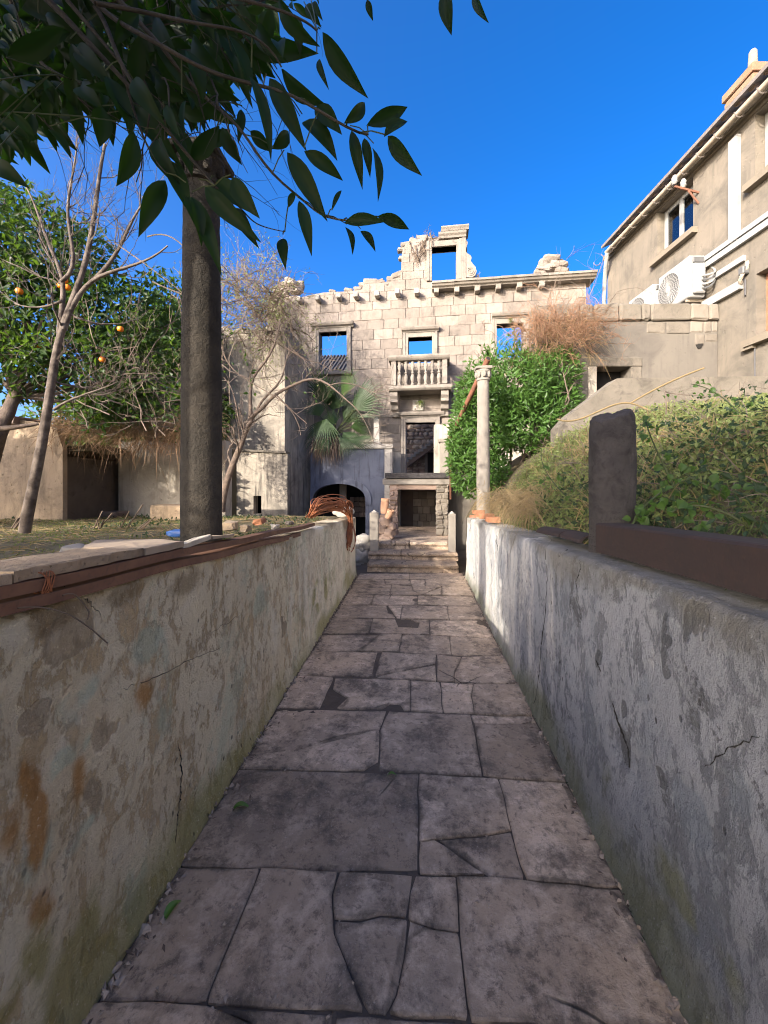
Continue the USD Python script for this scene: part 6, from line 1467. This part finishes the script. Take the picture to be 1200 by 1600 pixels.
# dead grass stems against the left plaster wall
for pts, lab in (([(28, 950), (70, 950), (110, 962), (145, 985), (168, 1005)], 'dry stalk trailing from the rails over the flaking plaster'), ([(98, 930), (118, 930), (132, 945), (139, 958), (137, 968)], 'curled dry tendril hanging below the lower rail')):
    L = smooth_line([at_x(*p, XL+.035) for p in pts], 20); solo('dry_stalk', tube(L, .0022, 5), 'dry_twig', lab, 'stalk', smooth=True)
# leaves fallen on the paving
for (px, py, L_px, an, lab) in ((375, 1263, 26, .25, 'fresh green fallen leaf lying on the large paving slab'), (269, 1422, 26, 1.2, 'small green fallen leaf on the paving near the flaking wall'), (612, 1212, 14, 0, 'tiny green leaf in a paving joint')):
    p = floor_pt(px, py); s = L_px/FPX*np.linalg.norm(p-C0)*.9; d = np.array([math.cos(an), math.sin(an), .1]); q = p+np.array([0, 0, .012])
    solo('fallen_leaf', bigleaf(q-d*s/2, q+d*s/2, s*.38, (0, .1, 1), rv, .3, .3), 'fallen_leaf', lab, 'leaf', smooth=True)
ms = []
for k in range(700):
    t = rv.random(); Y = .95+6.2*rv.random()**1.6; X = rv.uniform(XL, XR) if t < .45 else (XL+.015+abs(rv.normal())*.03 if t < .75 else XR-.015-abs(rv.normal())*.03); z_ = FS*Y; q = rv.uniform(.0025, .007)*(1+(t > .45)); m_ = hull(rv.normal(size=(9, 3))*q*.7)
    ms.append(tf(m_, lambda v: v+np.array([X, Y, z_+.006])))
solo('grit', cat(ms), 'rubble', 'grit and crumbs of plaster scattered on the paving and along the wall feet', 'grit', kind='stuff')
n = 1500; Y = .95+6.1*rv.random(n)**1.4; sd = rv.random(n) < .5; X = np.where(sd, XL+.0+np.abs(rv.normal(size=n))*.018, XR-.0-np.abs(rv.normal(size=n))*.018); k_ = meshkit.noise(np.c_[Y*3, X*0+sd*9, X*0]) > .45; B = np.c_[X, Y, FS*Y-.004][k_]; n = len(B)
solo('moss', blades(B, unit(rv.normal(size=(n, 3))*.6+np.array([0, 0, .8])), rv.uniform(.008, .028, n), .005, .5, rv, 2), 'ivy_leaf', 'thin fringe of moss and tiny weeds at the foot of the path walls', 'moss', kind='stuff')
n = 260; X = np.r_[XL+.02+np.abs(rv.normal(size=n//2))*.06, XR-.02-np.abs(rv.normal(size=n//2))*.05]; Y = rv.uniform(.9, 7, n); P = np.c_[X, Y, FS*Y+.008]
solo('leaf_litter', leafbatch(P, unit(rv.normal(size=(n, 3))*np.array([1, 1, .15])), np.array([0, 0, 1.])+rv.normal(size=(n, 3))*.3, rv.uniform(.015, .05, n), .012), 'palm_dead', 'bits of dead leaf litter along the foot of both path walls', 'leaf litter', kind='stuff')

# ---- the citrus tree overhead: an unseen trunk set to shade the tall column, boughs and leaves hanging into the top of the view
rt = np.random.default_rng(88)
CT = thing('overhanging_tree', 'dark glossy-leaved tree whose boughs hang over the path at upper left', 'tree', (-3.05, .8, 1.3))
trunk = smooth_line([(-3.05, .80, 1.1), (-3.06, .79, 2.4), (-3.04, .81, 3.6), (-3.0, .8, 5.0)], 20)
part('trunk', tube(trunk, np.linspace(.17, .15, 20), 12), 'bark', CT, smooth=60)
fork = trunk[-4]
BO = [([(60, -60), (130, -10), (190, 100), (250, 190), (300, 250), (335, 290)], .98, .011), ([(90, -60), (150, 5), (250, 70), (330, 112), (410, 135), (480, 162), (545, 200), (575, 210)], .95, .010), ([(250, 70), (330, 160), (385, 215), (430, 275), (470, 310), (515, 340), (545, 345)], 1.0, .008), ([(200, -60), (300, -20), (400, 5), (470, 30), (495, 48)], .92, .009),
      ([(480, -80), (580, -50), (690, -25), (735, -25)], .85, .008), ([(0, -40), (40, 60), (100, 120), (180, 150), (240, 175)], 1.15, .010), ([(-60, 40), (0, 110), (50, 170), (100, 220)], 1.35, .009), ([(335, 290), (380, 330), (415, 355), (445, 362)], 1.0, .004), ([(190, 100), (215, 190), (260, 270)], 1.0, .006), ([(150, 5), (230, 20), (330, 40), (400, 60), (440, 105)], .9, .008)]
boughs = []
for pts, d, r in BO:
    L = smooth_line([at_d(*p, d + .03*math.sin(i*2.)) for i, p in enumerate(pts)], 26); boughs.append((L, np.linspace(r, r*.35, 26)))
    lead = smooth_line([fork, (fork+L[0])/2+np.array([0, 0, .25]), L[0]], 12)
    bo_ = part('bough', cat(tube(L, np.linspace(r*.6, r*.25, 26), 6), tube(lead, np.linspace(.03, r*.6, 12), 6)), 'dark_bark', CT, smooth=60)
LV = [((500,45),(570,154),45),((495,84),(509,135),14),((384,75),(495,86),38),((433,108),(505,168),36),((472,178),(524,241),45),((490,165),(533,206),35),((416,115),(475,231),38),((393,105),(425,241),26),((444,234),(510,341),44),((475,231),(535,280),30),((465,308),(489,395),26),((442,366),(444,415),23),((537,343),(600,345),26),((590,338),(640,357),25),((542,350),(554,394),18),((563,357),(588,389),18),((542,190),(575,158),25),((574,196),(638,165),30),((601,210),(638,186),27),((547,196),(565,290),25),((570,210),(577,273),20),((584,224),(596,311),21),((601,210),(656,270),30),((360,273),(402,340),40),((362,320),(401,383),26),((572,-2),(582,31),14),((690,-15),(705,52),30),((735,-15),(759,36),18),((350,-10),(410,80),44),((425,0),(490,73),42),((475,3),(500,38),20),((362,80),(394,164),22),((378,165),(375,220),18),((358,215),(374,255),22),((390,205),(425,236),25),((428,230),(455,205),26),((520,325),(534,292),10),((486,0),(503,28),14),((450,322),(462,298),14),
      ((230,10),(300,150),55),((290,55),(343,113),40),((310,120),(373,160),28),((235,123),(283,157),40),((288,133),(372,200),50),((255,160),(278,213),22),((284,147),(287,213),12),((343,195),(374,257),28),((297,250),(343,197),34),((195,150),(277,255),60),((215,205),(185,290),40),((262,275),(219,365),60),((290,285),(342,415),48),((310,280),(398,375),42),((335,275),(398,335),45),((165,110),(210,205),50),((160,165),(155,228),55),((10,90),(100,45),55),((118,125),(155,165),40),((165,20),(188,85),30),((125,30),(187,105),60),((300,-10),(337,65),35),((203,10),(228,90),30),((77,197),(110,243),22),((20,175),(55,215),20),((-3,183),(47,217),22),((-5,200),(32,238),18),((-5,125),(30,152),18),((-20,250),(38,288),40),
      ((235,200),(275,290),50),((270,190),(300,270),46),((320,60),(345,150),36),((340,30),(380,120),40),((200,110),(250,190),40),((60,20),(150,70),56),((20,0),(110,40),50),((110,60),(170,130),46),((255,240),(300,330),44),((240,60),(300,110),40),((120,0),(190,50),46),((390,40),(440,90),34),((300,300),(318,380),26),((330,230),(360,200),26)]
nl = 0
for a_, b_, w in LV:
    d = 1.0 + rt.uniform(-.10, .12); A = at_d(*a_, d); Bq = at_d(*b_, d+rt.uniform(-.03, .03))
    # petiole tied to the closest bough
    i = min(range(len(boughs)), key=lambda k: np.min(np.linalg.norm(boughs[k][0]-A, axis=1))); j = np.argmin(np.linalg.norm(boughs[i][0]-A, axis=1))
    lf = part('leaf', bigleaf(A, Bq, min(w, 38)/FPX*d*.72, unit(-ray((a_[0]+b_[0])/2, (a_[1]+b_[1])/2) + rt.normal(size=3)*.35), rt, .16, .25), 'citrus_leaf', CT, smooth=True); nl += 1
    part('petiole', tube([A, (A+boughs[i][0][j])/2+UPV*.006, boughs[i][0][j]], .0016, 4), 'green_stem', lf)
def inmask(px, py):
    """the corner of the view that the tree fills"""
    lim = np.interp(px, [-50, 0, 60, 130, 200, 260, 330, 420, 470, 520], [250, 250, 215, 160, 190, 200, 150, 80, 20, -20])
    return (px < 520) & (py < lim)
k = 0
while k < 190:
    px, py = rt.uniform(-40, 480), rt.uniform(-60, 240)
    if not inmask(np.array(px), np.array(py)): continue
    dens = .95 if (px < 330 and py < 120) else .6
    if rt.random() > dens: continue
    d = rt.uniform(.95, 1.9); A = at_d(px, py, d); s = rt.uniform(.06, .13)
    q = unit(RT*rt.normal()*.5 + FW*rt.normal()*.4 + RT*.35 - UPV*rt.uniform(.3, 1.1))
    part('leaf', bigleaf(A, A+q*s, s*rt.uniform(.26, .36), unit(-ray(px, py)+rt.normal(size=3)*.6), rt, .16, .25), 'citrus_leaf', CT, smooth=True); k += 1
P = []
while len(P) < 2600:
    px, py = rt.uniform(-60, 420), rt.uniform(-80, 215)
    if inmask(np.array(px), np.array(py+14)): P.append(at_d(px, py, rt.uniform(1.2, 2.6)))
P = np.array(P); D = unit(RT*.3 + rt.normal(size=P.shape)*.5 - UPV*.7)
part('small_leaves', cat([bigleaf(p_, p_+d_*l_, l_*.30, unit(C0-p_+rt.normal(size=3)*.6), rt, .16, .25) for p_, d_, l_ in zip(P, D, rt.uniform(.07, .13, len(P)))]), 'citrus_leaf', CT, smooth=True, kind='stuff')
# thin twigs in that corner
tk = []
for q in range(40):
    px, py = rt.uniform(-20, 380), rt.uniform(-40, 150); grow(rt, at_d(px, py, rt.uniform(1.0, 1.7)), RT*.5-UPV*.5+rt.normal(size=3)*.3, .28, .003, 0, tk, .15, -.05, (3, 2), .5, .6)
part('twigs', tubes(tk, 4), 'dark_bark', CT, kind='stuff')
# the rest of the crown, above, beside and behind the viewpoint
cb_ = [((-1.9, -.5, 3.4), (.9, .9, .6)), ((-1.2, -.2, 3.7), (.9, .7, .5)), ((-2.5, -1.3, 3.5), (.9, .9, .7))]
cb_ = [(np.array(a), np.array(b)) for a, b in cb_]
P, D, N, L, W = blob_leaves(rt, cb_, 5000, .14, .06, .1, .5)
px, py, d = project(P); seen = (d > .05) & (px > -130) & (px < 1330) & (py > -260) & (py < 1700)
ok = ~seen & (np.linalg.norm(P-C0, axis=1) > .8)
part('crown', leafbatch(P[ok], D[ok], N[ok], L[ok], W[ok]), 'citrus_leaf', CT)
tb = []
for c, r in cb_: grow(rt, fork, c-fork, np.linalg.norm(c-fork)+.3, .05, 0, tb, .1, 0, (5, 4), .7, .4)
tb = [(p_, r_) for p_, r_ in tb if not np.any((project(p_)[2] > .05) & (np.abs(project(p_)[0]-600) < 700) & (np.abs(project(p_)[1]-800) < 1000))]
part('branches', tubes(tb, 4), 'bark', CT)
# unseen trees, added to cast shade on the path, grass and shed
def shade_tree(label, base, blobs, n, L, W):
    T = thing('garden_tree', label, 'tree', base); base = np.array(base, float)
    blobs = [(np.array(a, float), np.array(b, float)) for a, b in blobs]; top = blobs[0][0]
    tr = smooth_line([base, (base+top)/2+np.array([.1, .1, 0]), top], 12); part('trunk', tube(tr, np.linspace(.2, .06, 12), 9), 'bark', T, smooth=60)
    bb = []
    for c, r in blobs: grow(rt, tr[7], c-tr[7], np.linalg.norm(c-tr[7])+.2, .05, 0, bb, .1, 0, (4, 3), .7, .4)
    part('branches', tubes(bb, 4), 'bark', T)
    P, D, N, L, W = blob_leaves(rt, blobs, n, L, W, .1, .3); part('crown', leafbatch(P, D, N, L, W), 'orange_leaf', T)
def back(q, t): return (.9+.766*q-.643*t, 4.1-.643*q-.766*t)
bl = [(back(1.3, 11)+(5.2,), (1.2, 1.2, 1.45)), (back(2.5, 11.4)+(5.6,), (1.25, 1.25, 1.6)), (back(3.8, 11)+(5.7,), (1.35, 1.35, 1.6)), (back(1.5, 12.8)+(5.9,), (1.25, 1.25, 1.2)), (back(2.9, 13)+(6.4,), (1.4, 1.4, 1.4)), (back(5.0, 11.5)+(5.6,), (1.3, 1.3, 1.6)), (back(2.0, 10)+(4.4,), (1.5, 1.5, .9)), (back(3.6, 10)+(4.4,), (1.5, 1.5, .9))]
shade_tree('unseen evergreen tree added behind the viewpoint to shade the path walls', back(2.6, 11.5)+(1.2,), bl, 30000, .2, .09)
shade_tree('unseen low tree added left of the viewpoint to shade the grass', (-6.2, -1.0, 1.2), [((-5.8, -.6, 3.1), (1.3, 1.3, 1.0)), ((-6.7, -1.4, 3.6), (1.4, 1.4, 1.1)), ((-5.0, .0, 2.6), (.8, .8, .7))], 3500, .18, .08)
shade_tree('unseen tree added left of the orange tree to shade the shed', (-8.4, 2.2, 1.2), [((-8.3, 2.2, 3.2), (1.2, 1.2, 1.0)), ((-9.2, 1.6, 3.5), (1.2, 1.2, 1.0)), ((-7.6, 3.0, 2.6), (.8, .8, .8))], 6000, .2, .09)

# things of one kind share a group
GROUPS = {'stone_column': 'old round stone columns along the path walls', 'rusty_rail': 'rusty rails lying on the flaking plaster wall', 'stone_slab': 'stone slabs lying on the flaking plaster wall', 'gate_post': 'stone gate posts flanking the steps', 'clay_pot': 'clay pots beside the portico', 'boulder': 'boulders and rocks near the steps',
          'air_conditioner': 'air conditioners on the house wall', 'bramble': 'brambles on the right bank', 'broken_brick': 'broken bricks on the right wall end', 'rubble_piece': 'broken pieces of rubble on the left wall', 'roof_tile': 'roof tiles lying on the right wall', 'bare_tree': 'leafless trees in the left garden', 'dry_thicket': 'dry thickets left of the ruin',
          'garden_tree': 'unseen trees added to cast shade', 'stick_bundle': 'cut sticks in the left garden', 'fallen_leaf': 'green leaves fallen on the paving', 'wall_tuft': 'weeds growing on the ruin', 'plaster_wall': 'low plastered walls lining the path', 'dry_cane': 'dry canes on the right bank', 'concrete_block': 'blocks before the shed walls', 'dry_stalk': 'dry stalks hanging on the flaking wall'}
for prim in stage.GetPrimAtPath('/World').GetChildren():
    base = prim.GetName()
    if base[-4:-3] == '_' and base[-3:].isdigit(): base = base[:-4]
    if base in GROUPS and prim.GetCustomDataByKey('label'): prim.SetCustomDataByKey('group', GROUPS[base])
